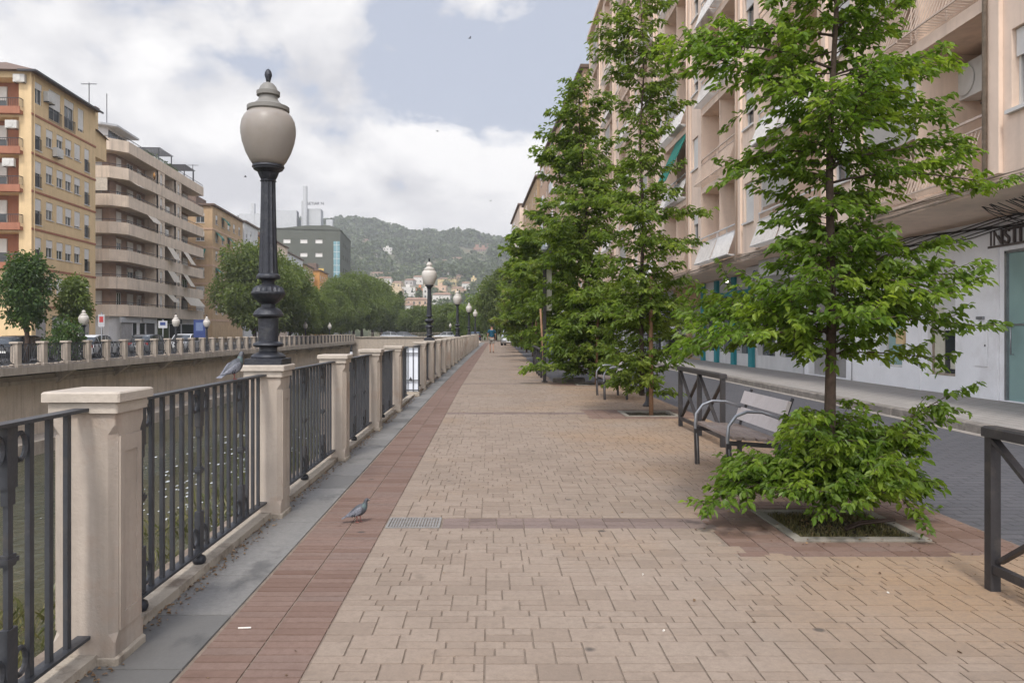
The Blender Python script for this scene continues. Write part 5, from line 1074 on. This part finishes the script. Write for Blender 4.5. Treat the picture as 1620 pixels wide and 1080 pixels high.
text('roof_sign', 'T.SETIAR N', 'rail', B, 1.15, (-10.6, 2.5, H+7.0), (R(90),0,R(-4)), .1)
# ------------------------------------------------------------------ right hand block
XF, XS, FH, Z0, MOD = 7.8, 9.5, 2.87, 3.59, 6.08            # facade, set-back shop wall, storey height, underside of the first slab, bay rhythm
YB, LB = 4.0, 56.3; NF = 7; H = Z0+FH*NF+.5
B = thing('apartment_block', 'long salmon pink apartment block with recessed balconies over the shops on the right', 'building', (XF, YB, 0))
bal = []; wins = []
for k in range(-1, 8):
    s = 12.03+MOD*k-YB
    for f in range(NF):
        z = Z0+FH*f
        for j in (0, 1): bal.append((s+.0+j*2.06, s+2.0+j*2.06, z+.22, z+FH-.002, k, f, j))
        wins.append((s+4.06+.62, s+4.06+1.5, z+1.15, z+2.35, k, f))
# pairs of openings share their vertical lines, so the wall is one grid
g = MB(); g.holed(LB, Z0, H, [b[:4] for b in bal if b[0] > 0 and b[1] < LB]+[w[:4] for w in wins if w[0] > 0 and w[1] < LB], 1.25)
mp(g, RT); g.quad((0,0,Z0),(9,0,Z0),(9,0,H),(0,0,H)); g.quad((0,LB,0),(9,LB,0),(9,LB,H),(0,LB,H)); g.quad((0,0,H),(0,LB,H),(9,LB,H),(9,0,H)); g.quad((0,0,Z0),(0,LB,Z0),(9,LB,Z0),(9,0,Z0)); g.build('walls', M['pinkr'], B)
g = MB(); g.box(1.24, 1.3, 0, LB, Z0+.1, H-.3); g.build('recess_back_wall', M['pinkback'], B)
g = MB()
for k in range(-1, 8):                                       # proud pilaster beside each window bay, and slab edges
    s = 12.03+MOD*k-YB
    for a, b in ((s+4.061, s+4.50), (s+5.75, s+6.079)):
        if a > 0: g.box(-.07, -.002, a, b, Z0+.24, H-.01)
    if s > 0:
        for f in range(NF+1): g.box(-.05, -.002, s, s+4.06, Z0+FH*f-.0, Z0+FH*f+.215)
g.build('pilasters', M['pinkr'], B)
g = MB(); g.box(-.30,-.0,0,LB,H+.002,H+.25); g.build('cornice', M['pinkr'], B)
rl = {}
def slant_rail(m):
    g = MB(); L = 1.98; g.box(-.035,.005,.0,L,.98,1.02); g.box(-.30,-.275,.02,L-.02,.04,.065); g.box(-.03,.0,.02,L-.02,.80,.825)
    for y in (.03, L/2, L-.03): g.box(-.022,.0,y-.012,y+.012,.0,1.0)
    n = 18
    for i in range(n): y = .06+(L-.12)*i/(n-1); w = .013 if m == 'creamrail' else .024; g.bar((-.004,y,.03),(-.288,y,.045),w,w,(0,1,0)); g.bar((-.288,y,.045),(-.012,y+.0,.81),w,w,(0,1,0))
    return g.mesh('balcony_railing', M[m])
def slant_sheet():
    g = MB(); g.add([(-.262,.05,.06),(-.262,1.93,.06),(-.03,1.93,.78),(-.03,.05,.78)], [(0,1,2,3)]); return g.mesh('privacy_sheet', M['white'])
rl['cream'] = slant_rail('creamrail'); rl['white'] = slant_rail('whiterail'); rl['sheet'] = slant_sheet()
vis = lambda k, f: f <= {-1:0, 0:1, 1:2, 2:3, 3:4}.get(k, 6)
for (a, b, c, d, k, f, j) in bal:
    if a <= 0 or b >= LB or not vis(k, f): continue
    r = put('balcony_railing', rl['cream' if (k <= 0 or (k+f) % 3 == 0) else 'white'], B, (-.06, a+.01, c)); r.rotation_euler = (0,0,0)
    if k > 0 and (k*2+f+j) % 4 == 0: put('privacy_sheet', rl['sheet'], r)
    if (k*3+f*2+j) % 2 == 0 or k == 0: window(B, lambda u,v,z: (v,u,z), a+.5, a+1.5, c+.02, c+2.05, 1.235, [.3,.8,.5][(k+f+j) % 3], False)
    if j == 1 and (k == 0 or (k+f) % 4 == 1):
        g = MB()
        for i in range(22): zz = d-.03-.066*i; g.add([(.02,a+.02,zz),(.02,b-.02,zz),(.045,b-.02,zz-.058),(.045,a+.02,zz-.058)], [(0,1,2,3)])
        g.box(.0,.03,a+.01,a+.04,c+1.0,d-.01); g.box(.0,.03,b-.04,b-.01,c+1.0,d-.01); g.build('slatted_blind', M['blind'], B)
for (a, b, c, d, k, f) in wins:
    if a <= 0 or b >= LB or not vis(k, f): continue
    window(B, RT, a, b, c, d, .16, [.6,1.0,.35][(k+2*f) % 3], True, mull=False)
for (k, f, j, lean) in ((3,4,0,1.0),(4,5,0,.8),(3,1,0,.9)):   # green sun blinds hanging over the railings
    s = 12.03+MOD*k-YB+2.06*j; z = Z0+FH*f; g = MB(); g.add([(-.02,s+.05,z+FH-.05),(-.02,s+1.95,z+FH-.05),(-lean,s+1.95,z+.9),(-lean,s+.05,z+.9),(-.06,s+.05,z+FH-.05),(-.06,s+1.95,z+FH-.05),(-lean-.04,s+1.95,z+.9),(-lean-.04,s+.05,z+.9)], [(0,1,2,3),(7,6,5,4),(0,3,7,4),(1,5,6,2),(2,6,7,3)]); g.build('sun_blind', M['green'], B)
for k in range(0, 8): s = 12.03+MOD*k-YB-.06; g = MB(); g.tube([(-.11,s,Z0+.05),(-.11,s,H-.1)], .038, 8); g.build('rain_pipe', M['pinkr' if k else 'cablebeige'], B, smooth=True)
# cables along the slab edge and in loops underneath
rc = random.Random(8); g = MB()
for i in range(9):
    z = Z0+.02+.018*i; x = -.10-.012*(i % 4); pts = [(x+rc.uniform(-.012,.012), y, z+.03*math.sin(y*.9+i)+rc.uniform(-.022,.022)) for y in np.arange(.2, LB-.5, .7)]; g.tube(pts, .007+.003*(i % 3), 5)
g.build('cable_run', M['cablebeige'], B, smooth=True)
g = MB()
for i in range(17):
    a = rc.uniform(12.0, 13.2)-YB; pts = []; y1 = a+rc.uniform(-1.8, -.6); sag = rc.uniform(.10,.42)
    for t in np.linspace(0,1,12): pts.append((.55+.9*t+rc.uniform(-.05,.05), a+(y1-a)*t, Z0-.05-sag*math.sin(math.pi*t)*(1-.3*t)-.18*t))
    g.tube(pts, .008, 4)
for i in range(8):
    pts = [(XS-XF-.05-.03*(i % 3), y, Z0-.10-.03*i+.05*math.sin(2*y+i)) for y in np.arange(2, 22, .6)]; g.tube(pts, .011, 4)
g.build('cable_loops', M['cable'], B, smooth=True)
# roof-line blocks further along
block('peach apartment block with white window blinds, next beyond the long pink one', (7.35, 61, 0), .033, 36, 12, 22.3, 'peach', 6, (1.5,4,7,10,13,16,19,22,25,28,31,34), 'R', endcols=(1.0,), balc=((5.5,8.5),(14.5,17.5),(23.5,26.5)), awn=((1,7,4),(1,16,5),(1,10,0),(1,4,0)))
block('ochre apartment block with a green awning behind the tall street trees', (5.9, 98.5, 0), .03, 24, 12, 21.2, 'ochre', 6, (1.5,4.5,8,12,16,20), 'R', endcols=(1.2,3.2), balc=((6,9.5),), awn=((0,1.2,4),(1,1.5,4)))
block('salmon apartment block with stacked white balconies closing the street', (4.6, 124, 0), .03, 22, 12, 21.8, 'pinkr', 6, (1.5,4.5,8,12,16), 'R', endcols=(1.2,3.4), balc=((.4,3),(6,10)), awn=((0,1.2,3),))
# ground floor shops
S = thing('street_shop', 'white painted shop front with a teal frosted glass panel and a display window', 'shop', (XS, 5.0, .128)); T = Z0-.13-.05
o0 = 5.0; holes = [(10.6-o0, 14.22-o0, .02, 2.78), (15.72-o0, 16.72-o0, .36, 2.75), (17.75-o0, 18.75-o0, .45, 2.3)]
g = MB(); g.holed(15.2, 0, T, holes, .22); mp(g, RT); g.quad((0,15.2,0),(4,15.2,0),(4,15.2,T),(0,15.2,T)); g.build('wall', M['shopwhite'], S)
g = MB(); g.box(-.035,-.002,14.35-o0,15.35-o0,0,T-.02); g.box(-.05,-.002,16.95-o0,17.5-o0,0,T-.02); g.build('pilasters', M['shopwhite'], S)
a, b, c, d = holes[0]; g = MB(); g.quad((.05,a,c),(.05,b,c),(.05,b,d),(.05,a,d)); p = g.build('frosted_panel', M['tealglass'], S); gh = MB(); gh.tube([(.0,b-.25,c+.85),(-.05,b-.25,c+.85),(-.05,b-.25,c+1.35),(.0,b-.25,c+1.35)], .014, 8); gh.build('handle', M['steel'], p, smooth=True); gl = MB(); gl.box(.03,.049,a+.06,b-.07,c+1.38,c+1.41); gl.box(.03,.049,(a+b)/2-.02,(a+b)/2+.02,c,d-.06); gl.build('glazing_bar', M['steel'], p); g = MB(); g.box(.0,.06,b-.06,b-.002,c,d); g.box(.0,.06,a,b,d-.05,d-.002); g.build('frame', M['steel'], p)
a, b, c, d = holes[1]; g = MB()
for q in ((a+.002,a+.05,c,d),(b-.05,b-.002,c,d),(a+.05,b-.05,c,c+.05),(a+.05,b-.05,d-.05,d)): g.box(.10,.16,*q)
fr = g.build('display_window', M['cablebeige'], S); gp = MB(); gp.box(.118,.122,b-.40,b-.16,c+1.15,c+1.45); gp.box(.118,.122,a+.12,a+.36,c+.15,c+.48); gp.build('poster', M['palepanel'], fr); g = MB(); g.quad((.15,a,c),(.15,b,c),(.15,b,d),(.15,a,d)); g.build('pane', M['darkglass'], fr); g = MB(); g.box(.125,.14,a+.05,b-.06,c+.95,d-.05); g.build('roller_blind', M['white'], fr); g = MB(); g.box(.125,.14,b-.42,b-.06,c+.05,c+.94); g.build('side_panel', M['palepanel'], fr)
window(S, RT, *holes[2], .2, .0, False, glass='tealglass', mull=False)
g = MB(); g.cbox(-.062,-.0365,14.62-o0,15.02-o0,.62,1.42,.006); mb = g.build('meter_box', M['shopwhite'], S); g = MB(); g.box(-.07,-.0625,14.66-o0,14.69-o0,1.0,1.04); g.build('lock', M['rail'], mb); g = MB(); g.cbox(-.09,-.0365,14.72-o0,14.92-o0,1.52,1.58,.006); g.build('bell_plate', M['steel'], S)
g = MB(); g.box(-.05,-.02,10.9-o0,14.62-o0,2.86,2.90); sg = g.build('sign_rail', M['signbrown'], S)
q = text('sign_lettering', 'INSTITUTO', 'signbrown', S, .40, (-.03, 14.58-o0, 2.905), (R(90), 0, R(-90)), .02, sx=.95)
g = MB(); g.cbox(-.10,-.003,17.55-o0,17.85-o0,1.0,1.35,.01); g.build('notice_box', M['yellow'], S)
SH = [('grey rolling shutter shop with a pale fascia beside the white shop', 20.25, 23.3, 'shutter', 'shopwhite'), ('white fronted glass shop under the sign with blue letters', 23.35, 27.6, 'white', 'white'), ('small shop with teal pilasters and white panels', 27.65, 34.4, 'glass', 'teal'), ('dim shop with a beige rolling shutter beyond the teal shop', 34.45, 40, 'shutter', 'ochre'), ('dark shop entrance far along the pink block', 40.05, 48, 'darkglass', 'grey'), ('last shop of the pink block, behind the street trees', 48.05, 60, 'shutter', 'white')]
for lb, y0, y1, fill, trim in SH:
    S = thing('street_shop', lb, 'shop', (XS, y0, .128)); L = y1-y0; n = max(1, round(L/2.3)); hs = [(L*(i+.1)/n, L*(i+.9)/n, .45 if fill in ('glass','white') else .02, 2.5) for i in range(n)]
    g = MB(); g.holed(L, 0, T, hs, .2); mp(g, RT).build('wall', M['white' if trim == 'teal' else trim], S)
    for a, b, c, d in hs: g = MB(); g.quad((.18,a,c),(.18,b,c),(.18,b,d),(.18,a,d)); g.box(.13,.175,(a+b)/2-.03,(a+b)/2+.03,c,d); g.build('shutter' if fill == 'shutter' else 'display_window', M[fill if fill != 'white' else 'glass'], S)
    if trim == 'teal':
        for i in range(n+1): g = MB(); y = min(max(L*i/n, .2), L-.2); g.box(-.12,-.003,y-.2,y+.2,0,T-.01); g.build('pilaster', M['teal'], S)
        g = MB(); g.box(-.1,-.004,.41,L-.41,2.62,2.85); g.build('fascia', M['teal'], S)
t = thing('shop_sign', 'white shop sign with blue letters half hidden by the nearest tree', 'sign', (8.62, 21.6, 2.98)); g = MB(); g.cbox(0,.18,0,4.4,0,.58,.01); g.build('panel', M['white'], t); text('lettering', 'GLAS', 'signblue', t, .46, (-.004, 3.75, .12), (R(90),0,R(-90)), .006, sx=1.15)
t = thing('shop_sign', 'taller blank white box sign in front of the blue lettered one', 'sign', (8.25, 22.4, 3.08)); g = MB(); g.cbox(0,.30,0,1.3,0,.50,.01); g.build('panel', M['white'], t); g = MB(); g.box(-.02,.0,.0,1.3,.5,.53); g.build('top_trim', M['palepanel'], t)
M['floodlit'] = emit_mat('lit_floodlight', (1.0,.95,.84), 1.6); t = thing('floodlight', 'small lit square floodlight under the slab of the pink block', 'lamp', (8.35, 27.3, 3.22)); MB().cbox(-.12,.12,-.05,.05,-.13,.13,.01).build('housing', M['steel'], t); MB().box(-.07,.07,-.056,-.051,-.07,.07).build('lit_pane', M['floodlit'], t); MB().bar((0,0,.13),(0,0,.36),.03).build('bracket', M['steel'], t)
ac('large white air conditioner hung in the nearest recessed balcony of the pink block', (8.72, 13.75, 5.62), R(-90), 1.1)
# ------------------------------------------------------------------ far land, town and wooded hill
def sm(a, b, t): t = min(1, max(0, (t-a)/(b-a))); return t*t*(3-2*t)
def tz(x, y):
    """height of the ground beyond the bridge"""
    b = np.interp(y, [0,230,330,400,500,600,700,850,1000,1100,1400,2600], [-.3,-.3,4,12,30,47,66,104,141,146,120,60])
    w = .955-.19*sm(-200, -30, x)-.06*sm(-30, 60, x)+.05*sm(-320, -200, x)
    far = 150*sm(1250, 1700, y)*(1-.10*sm(-200,100,x)); z = b*(w if y > 520 else 1+(w-1)*sm(400, 520, y))
    z += (sm(420, 900, y))*(5*math.sin(x*.021+y*.008)+3.5*math.sin(x*.05-y*.017+2)+2*math.sin(y*.04+x*.013))
    return max(z, far) if y > 1250 else z
xs = np.concatenate([np.linspace(-1500,-420,16), np.linspace(-400,260,84), np.linspace(290,1500,16)]); ys = np.concatenate([np.array([124.6,140,170,200,230,260,300]), np.linspace(320,1150,92), np.linspace(1180,2600,30)])
V = np.array([(x, y, tz(x, y) if y > 150 else -.3) for y in ys for x in xs]); nx_ = len(xs); Q = np.array([(j*nx_+i, j*nx_+i+1, (j+1)*nx_+i+1, (j+1)*nx_+i) for j in range(len(ys)-1) for i in range(nx_-1)])
def hill_mat():
    m, nt, b = nodes_of('hillside_ground'); p = geo_pos(nt); n1 = noise(nt, p, .012, 6, .6); n2 = noise(nt, p, .09, 4)
    c = mixc(nt, ramp(nt, n1, [(.42,0),(.68,1)]), (.075,.085,.045), (.19,.165,.115)); c = mixc(nt, ramp(nt, n2, [(.45,0),(.7,.6)]), c, (.10,.10,.055)); nt.links.new(c, b.inputs['Base Color']); b.inputs['Roughness'].default_value = .95; b.inputs['Specular IOR Level'].default_value = .1; return m
M['hill'] = hill_mat(); tag(put('hill_terrain', np_mesh('hill_terrain', V, Q, M['hill'], smooth=True)), kind='structure')
g = MB(); g.box(-1500,-23.5,-200,124.5,-3,-.6) ; tag(g.build('bank_ground', M['earth']), kind='structure'); g = MB(); g.box(-1.4,1500,-200,124.5,-3,-.32); tag(g.build('street_ground', M['earth']), kind='structure')
def solve_y(px, py):
    for y in np.arange(300, 1600, 4.0):
        x = (px-CX)*y/F
        if CY-(tz(x, y)-EYE)*F/y <= py: return y
    return 1000
HC = {'cream':(.55,.43,.29),'white':(.60,.57,.53),'orange':(.52,.21,.10),'peach':(.54,.38,.27),'yellow':(.58,.46,.25),'tan':(.42,.33,.25),'grey':(.40,.37,.35),'red':(.30,.17,.12)}
for k, c in HC.items(): M['h_'+k] = mat('house_'+k, c, .9, .12, .25, bmp=0)
M['h_roof'] = mat('house_roof', (.27,.17,.12), .9, .25, .6, bmp=.2); M['h_win'] = mat('house_window', (.09,.085,.08), .5, .2, 1, bmp=0)
def house(px0, px1, py0, py1, c, lb, roof=True, rows=None, name='town_house', arcade=False):
    y = solve_y((px0+px1)/2, py1); k = y/F; x0, x1 = (px0-CX)*k, (px1-CX)*k; zb = tz((x0+x1)/2, y)-3; zt = EYE+(CY-py0)*k; D = max(7, (x1-x0)*.7); w = x1-x0; t = thing(name, lb, 'house', ((x0+x1)/2, y, zb), rng.uniform(-.2, .2), 'houses of the hillside town'); h = zt-zb
    g = MB(); g.box(-w/2,w/2,0,D,0,h); g.build('walls', M['h_'+c], t)
    g = MB()
    if roof: g.add([(-w/2-.4,-.4,h),(w/2+.4,-.4,h),(w/2+.4,D+.4,h),(-w/2-.4,D+.4,h),(-w/2+w*.12,D/2,h+1.3),(w/2-w*.12,D/2,h+1.3)], [(0,1,5,4),(1,2,5),(2,3,4,5),(3,0,4),(3,2,1,0)])
    else: g.box(-w/2-.1,w/2+.1,-.1,D+.1,h,h+.35); g.box(-w*.2,w*.1,D*.3,D*.6,h+.35,h+2.2)
    g.build('roof', M['h_roof' if roof else 'h_'+c], t)
    n = max(1, int(w/2.6)); r = max(1, int((h-3)/3.0)); g = MB()
    for i in range(n):
        for j in range(r): u = -w/2+w*(i+.5)/n; z = 3.6+(h-3.6)*(j+.18)/r; g.box(u-.5,u+.5,-.06,-.01,z,z+1.35)
    for i in range(max(1,int(D/3))):
        for j in range(r): v = D*(i+.5)/max(1,int(D/3)); z = 3.6+(h-3.6)*(j+.18)/r; g.box(-w/2-.06,-w/2-.01,v-.5,v+.5,z,z+1.35); g.box(w/2+.01,w/2+.06,v-.5,v+.5,z,z+1.35)
    if g.v: g.build('windows', M['h_win'], t)
HS = [(601,636,457,480,'cream','cream apartment house with rows of small windows right of the plane trees',False),(636,657,455,476,'white','pale apartment house between the cream one and the orange one',False),(658,669,456,473,'orange','bright orange house behind the second lamp post',False),(669,677,456,474,'white','narrow white house touching the orange one',False),
(642,677,474,493,'peach','wide peach house low in the town by the second lamp',True),(610,632,476,499,'tan','tan terraced house at the foot of the town',True),(597,619,440,453,'white','white house above the cream apartments',True),(654,669,438,450,'white','white chalet left of the second lamp globe',True),
(692,722,441,453,'yellow','long yellow building right of the second lamp globe',True),(731,744,448,459,'white','white and blue house near the third lamp',True),(745,753,440,453,'yellow','small yellow tower house before the trees',False),(684,712,466,483,'white','long white building with many windows above the bridge',True),(586,617,432,442,'tan','brown roofed low building at the top of the town left',True),
(693,706,427,438,'cream','cream house high in the town above the yellow building',True),(708,722,431,440,'white','white house high behind the yellow building',True),(733,742,428,436,'white','white cottage high on the right slope',True),(743,752,425,433,'white','white cottage next to the highest right one',True),(754,764,426,434,'white','last white cottage before the far trees',True),(722,733,436,444,'peach','small peach house between the white cottages',True),
(576,600,462,480,'peach','peach house just behind the plane tree tops',True),(620,640,496,510,'cream','low cream house above the bridge cars',True),(640,654,443,452,'grey','grey house among the trees of the town',True),(620,634,447,456,'cream','small cream house left of the chalet',True),(671,684,443,452,'cream','cream house hidden by the second lamp globe',True),(636,652,483,498,'white','white house below the pale apartment house',True),(598,612,484,500,'white','white house at the edge of the plane trees',True),(664,680,490,503,'tan','tan house under the peach one',True),(560,578,450,466,'cream','cream house peeping over the plane trees',True),(714,731,456,466,'cream','cream house between the white building and the yellow one',True),(676,692,456,466,'tan','tan house right of the orange one',True)]
rh = random.Random(17); EX = []
for i in range(34):
    px = 585+rh.random()*185; w_ = 8+rh.random()*10; q = 436+rh.random()*48; hh = 7+rh.random()*6
    if any(a-3 < px+w_/2 < b+3 and c-4 < q < d+4 for a,b,c,d,*_ in HS+EX): continue
    EX.append((px, px+w_, q-hh, q, ['white','cream','peach','tan','grey'][i % 5], ['white','cream','peach','tan','grey'][i % 5], i % 3 > 0))
EX.sort(); HS += [(*h[:5], '%s small %s house of the town, counting its small infill houses from the left' % (ordinal(i+1), h[5]), h[6]) for i, h in enumerate(EX)]
for h in HS: house(h[0],h[1],h[2],h[3],h[4],h[5],h[6])
for k, (a, b, c, d, cc, lb) in enumerate(((652,660,396,402,'white','white farmhouse half way up the wooded hill above the second lamp'),(682,690,404,410,'cream','cream cottage on the hillside right of the second lamp top'),(574,581,379,384,'tan','tan ruin near the crest at the left of the hill'),(588,598,402,408,'white','white house low on the hill beside the dark office block'),(699,707,412,418,'cream','cream house among trees under the palace'),(668,676,416,422,'white','white house just above the top row of the town'))): house(a,b,c,d,cc,lb,True,name='hill_villa')
house(606,620,392,402,'white','lone white villa on the wooded hillside',False,name='hill_villa'); house(640,647,394,400,'yellow','small pale building on the wooded slope',True,name='hill_villa'); house(716,732,408,416,'tan','pale ruined house on the dry slope',True,name='hill_villa')
# the reddish walled palace on its spur
y = solve_y(752, 399); kx = y/F; t = thing('hill_palace', 'reddish walled palace with small towers on the right of the hill', 'palace', ((752-CX)*kx, y, tz((752-CX)*kx, y)-6)); kz = lambda py: EYE+(CY-py)*kx-t.location[2]
g = MB(); W_ = lambda p: (p-752)*kx
for a, b, zt, d0, d1 in ((731,749,397,0,10),(749,774,391,4,16),(752,757,386,5,9),(762,767,387,6,10),(770,774,385,4,9)): g.box(W_(a), W_(b), d0, d1, 0, kz(zt))
g.build('walls', M['h_red'], t); g = MB()
for i in range(7): x = W_(750)+i*(W_(773)-W_(750))/6.5; g.box(x, x+1.6, 3.9, 3.99, kz(397), kz(394))
g.build('windows', M['h_win'], t)
def scatter_wood(name, n, xr, yr, size, leaf, per, m, seed, keep):
    r2 = np.random.default_rng(seed); Ps=[];Ds=[];Ns=[];Ls=[]
    i = 0
    while i < n:
        y = r2.uniform(*yr); x = r2.uniform(*xr)*y/900
        if not keep(x, y, r2): n -= 0.25; continue
        i += 1; s = r2.uniform(*size); z = tz(x, y); u = r2.normal(0,1,(per,3)); u /= np.linalg.norm(u,axis=1,keepdims=True); p = u*s*(r2.random(per)**.35)[:,None]; p[:,2] = p[:,2]*.8+s*.75
        Ps.append(p+np.array([x,y,z])); Ds.append(u+r2.normal(0,.5,(per,3))); Ns.append(u*.5+r2.normal(0,.4,(per,3))+np.array([0,0,.8])); Ls.append(leaf*r2.uniform(.7,1.3,per)*s/4.5)
    Ls = np.concatenate(Ls); return put(name, leaves_mesh(name, np.concatenate(Ps), np.concatenate(Ds), np.concatenate(Ns), Ls, Ls*.8, m))
clear = lambda x, y: math.sin(x*.031+1.0)+math.sin(y*.026+x*.012)+.6*math.sin(x*.08-y*.05)
def spur(x, y): p = CX+x*F/y; q = CY-(tz(x,y)-EYE)*F/y; return any(a < p < b and c < q < d for a, b, c, d in ((727,778,393,409),(715,800,410,421),(602,623,398,409),(637,650,398,406),(713,735,414,422),(560,600,384,391),(648,664,402,409),(678,694,410,417),(572,584,384,389),(584,602,408,415),(695,711,418,425),(664,680,422,428)))
tag(scatter_wood('hill_woodland', 2900, (-330,130), (640,1120), (3.2,6.2), 3.0, 46, [M['leaf5']], 81, lambda x,y,r2: (clear(x,y) > -.95 or y > 930 or r2.random() < .22) and not spur(x,y)), 'dense dark green pine wood covering the hill behind the town', 'woodland', kind='stuff')
tag(scatter_wood('ridge_woodland', 420, (-330,200), (985,1075), (4.5,7.5), 3.4, 70, [M['leaf5']], 82, lambda x,y,r2: True), 'umbrella pines standing along the crest of the hill', 'woodland', kind='stuff')
tag(scatter_wood('ridge_woodland', 500, (-160,160), (1560,1760), (5,8), 3.6, 40, [M['leaf5']], 83, lambda x,y,r2: True), 'pine wood on the farther lower ridge at the right', 'woodland', kind='stuff')
tag(scatter_wood('town_gardens', 360, (-260,110), (330,640), (2.4,4.2), 2.2, 60, [M['leaf5']], 84, lambda x,y,r2: clear(x*1.7,y*1.3) > -.1), 'green garden trees scattered between the houses of the town', 'garden trees', kind='stuff')
# ------------------------------------------------------------------ sky, sun, haze, camera
SUN_EL, SUN_AZ = R(56), R(190)                                # azimuth clockwise from +y
w = bpy.data.worlds.new('World'); scene.world = w; w.use_nodes = True; nt = w.node_tree; L = nt.links; bg = nt.nodes['Background']
sky = nt.nodes.new('ShaderNodeTexSky'); sky.sky_type = 'NISHITA'; sky.sun_disc = False; sky.sun_elevation = SUN_EL; sky.sun_rotation = SUN_AZ; sky.air_density = 1.2; sky.dust_density = 2.0
tc = nt.nodes.new('ShaderNodeTexCoord').outputs['Generated']; sx = nt.nodes.new('ShaderNodeSeparateXYZ'); L.new(tc, sx.inputs[0])
def M2(op, a, b):
    n = nt.nodes.new('ShaderNodeMath'); n.operation = op
    for i, v in enumerate((a, b)):
        if isinstance(v, (int, float)): n.inputs[i].default_value = v
        else: L.new(v, n.inputs[i])
    return n.outputs[0]
up = M2('MAXIMUM', sx.outputs[2], 0.0); den = M2('ADD', up, 0.50); cb = nt.nodes.new('ShaderNodeCombineXYZ'); L.new(M2('DIVIDE', sx.outputs[0], den), cb.inputs[0]); L.new(M2('DIVIDE', sx.outputs[1], den), cb.inputs[1]); cb.inputs[2].default_value = 0
def cloud(off, scale, detail, rough, dist=0.6):
    mp_ = nt.nodes.new('ShaderNodeMapping'); mp_.inputs['Location'].default_value = off; L.new(cb.outputs[0], mp_.inputs['Vector'])
    n = N(nt, 'ShaderNodeTexNoise', Scale=scale, Detail=detail, Roughness=rough, Distortion=dist); L.new(mp_.outputs[0], n.inputs['Vector']); return n.outputs['Fac']
OFF = (13.70, 9.21, 1.9)
body_ = cloud(OFF, 3.5, 10, .55, .15); lit = cloud((OFF[0]+.02, OFF[1]-.11, OFF[2]), 3.5, 10, .55, .15); big = cloud((8.05, 2.0, 1.0), 1.05, 2, .5, 0); soft = cloud((1.3, 5.0, 2.0), 3.4, 5, .55, 0)
cover = M2('ADD', body_, M2('MULTIPLY', M2('SUBTRACT', big, .5), .50)); cover = M2('ADD', cover, M2('MULTIPLY', M2('SUBTRACT', .33, up), .36))
mask = ramp(nt, cover, [(.432, 0.0), (.452, .50), (.492, 1.0)])
shade = M2('ADD', M2('MULTIPLY', M2('SUBTRACT', body_, lit), 2.6), M2('MULTIPLY', M2('SUBTRACT', soft, .5), 1.2))
ccol = mixc(nt, ramp(nt, M2('ADD', shade, .5), [(.15, 0.0), (.85, 1.0)]), (3.45, 3.45, 3.62), (5.5, 5.42, 5.38))
blue = mixc(nt, .88, sky.outputs[0], (2.65, 2.85, 3.4)); allc = mixc(nt, mask, blue, ccol)
sv = (math.sin(SUN_AZ)*math.cos(SUN_EL), math.cos(SUN_AZ)*math.cos(SUN_EL), math.sin(SUN_EL))     # clouds are brighter round the sun, behind the camera
dt = nt.nodes.new('ShaderNodeVectorMath'); dt.operation = 'DOT_PRODUCT'; L.new(tc, dt.inputs[0]); dt.inputs[1].default_value = sv
glow = ramp(nt, dt.outputs['Value'], [(.05, 1/2.6), (.85, 1.0)]); gm = nt.nodes.new('ShaderNodeVectorMath'); gm.operation = 'SCALE'; L.new(allc, gm.inputs[0]); L.new(M2('MULTIPLY', glow, 2.6), gm.inputs['Scale'])
L.new(gm.outputs[0], bg.inputs['Color']); bg.inputs['Strength'].default_value = .1
sl = bpy.data.lights.new('sun', 'SUN'); sl.energy = 1.5; sl.angle = R(10.5); sl.color = (1, .955, .89); so = bpy.data.objects.new('sun', sl); col.objects.link(so)
d = Vector((math.sin(SUN_AZ)*math.cos(SUN_EL), math.cos(SUN_AZ)*math.cos(SUN_EL), math.sin(SUN_EL))); so.rotation_euler = d.to_track_quat('Z', 'Y').to_euler(); so.location = (-20, -30, 60)
HAZE = True
if HAZE:
    m = bpy.data.materials.new('haze_air'); m.use_nodes = True; nt = m.node_tree; nt.nodes.remove(nt.nodes['Principled BSDF']); v = nt.nodes.new('ShaderNodeVolumePrincipled'); v.inputs['Color'].default_value = (.98,.98,1,1); v.inputs['Density'].default_value = .00045; v.inputs['Anisotropy'].default_value = .2; nt.links.new(v.outputs[0], nt.nodes['Material Output'].inputs['Volume'])
    g = MB(); g.box(-1600,1600,-230,2700,-7.0,190); hz = g.build('haze', m); tag(hz, kind='stuff'); hz['label'] = 'thin pale haze in the air that fades the far hill'; hz['category'] = 'haze'
cd = bpy.data.cameras.new('camera'); cam = bpy.data.objects.new('camera', cd); col.objects.link(cam); cam.location = (0, 0, EYE); cam.rotation_euler = (R(90), 0, 0); cd.sensor_width = 36; cd.lens = 36*F/1620; cd.shift_x = (810-CX)/1620; cd.shift_y = -(540-CY)/1620; cd.clip_start = .05; cd.clip_end = 6000; scene.camera = cam
scene.render.engine = 'CYCLES'; scene.cycles.use_denoising = True; scene.cycles.max_bounces = 6; scene.cycles.transparent_max_bounces = 4; scene.cycles.volume_bounces = 0
scene.view_settings.view_transform = 'Standard'; scene.view_settings.look = 'None'; scene.view_settings.exposure = 1.0; scene.view_settings.gamma = 1.0
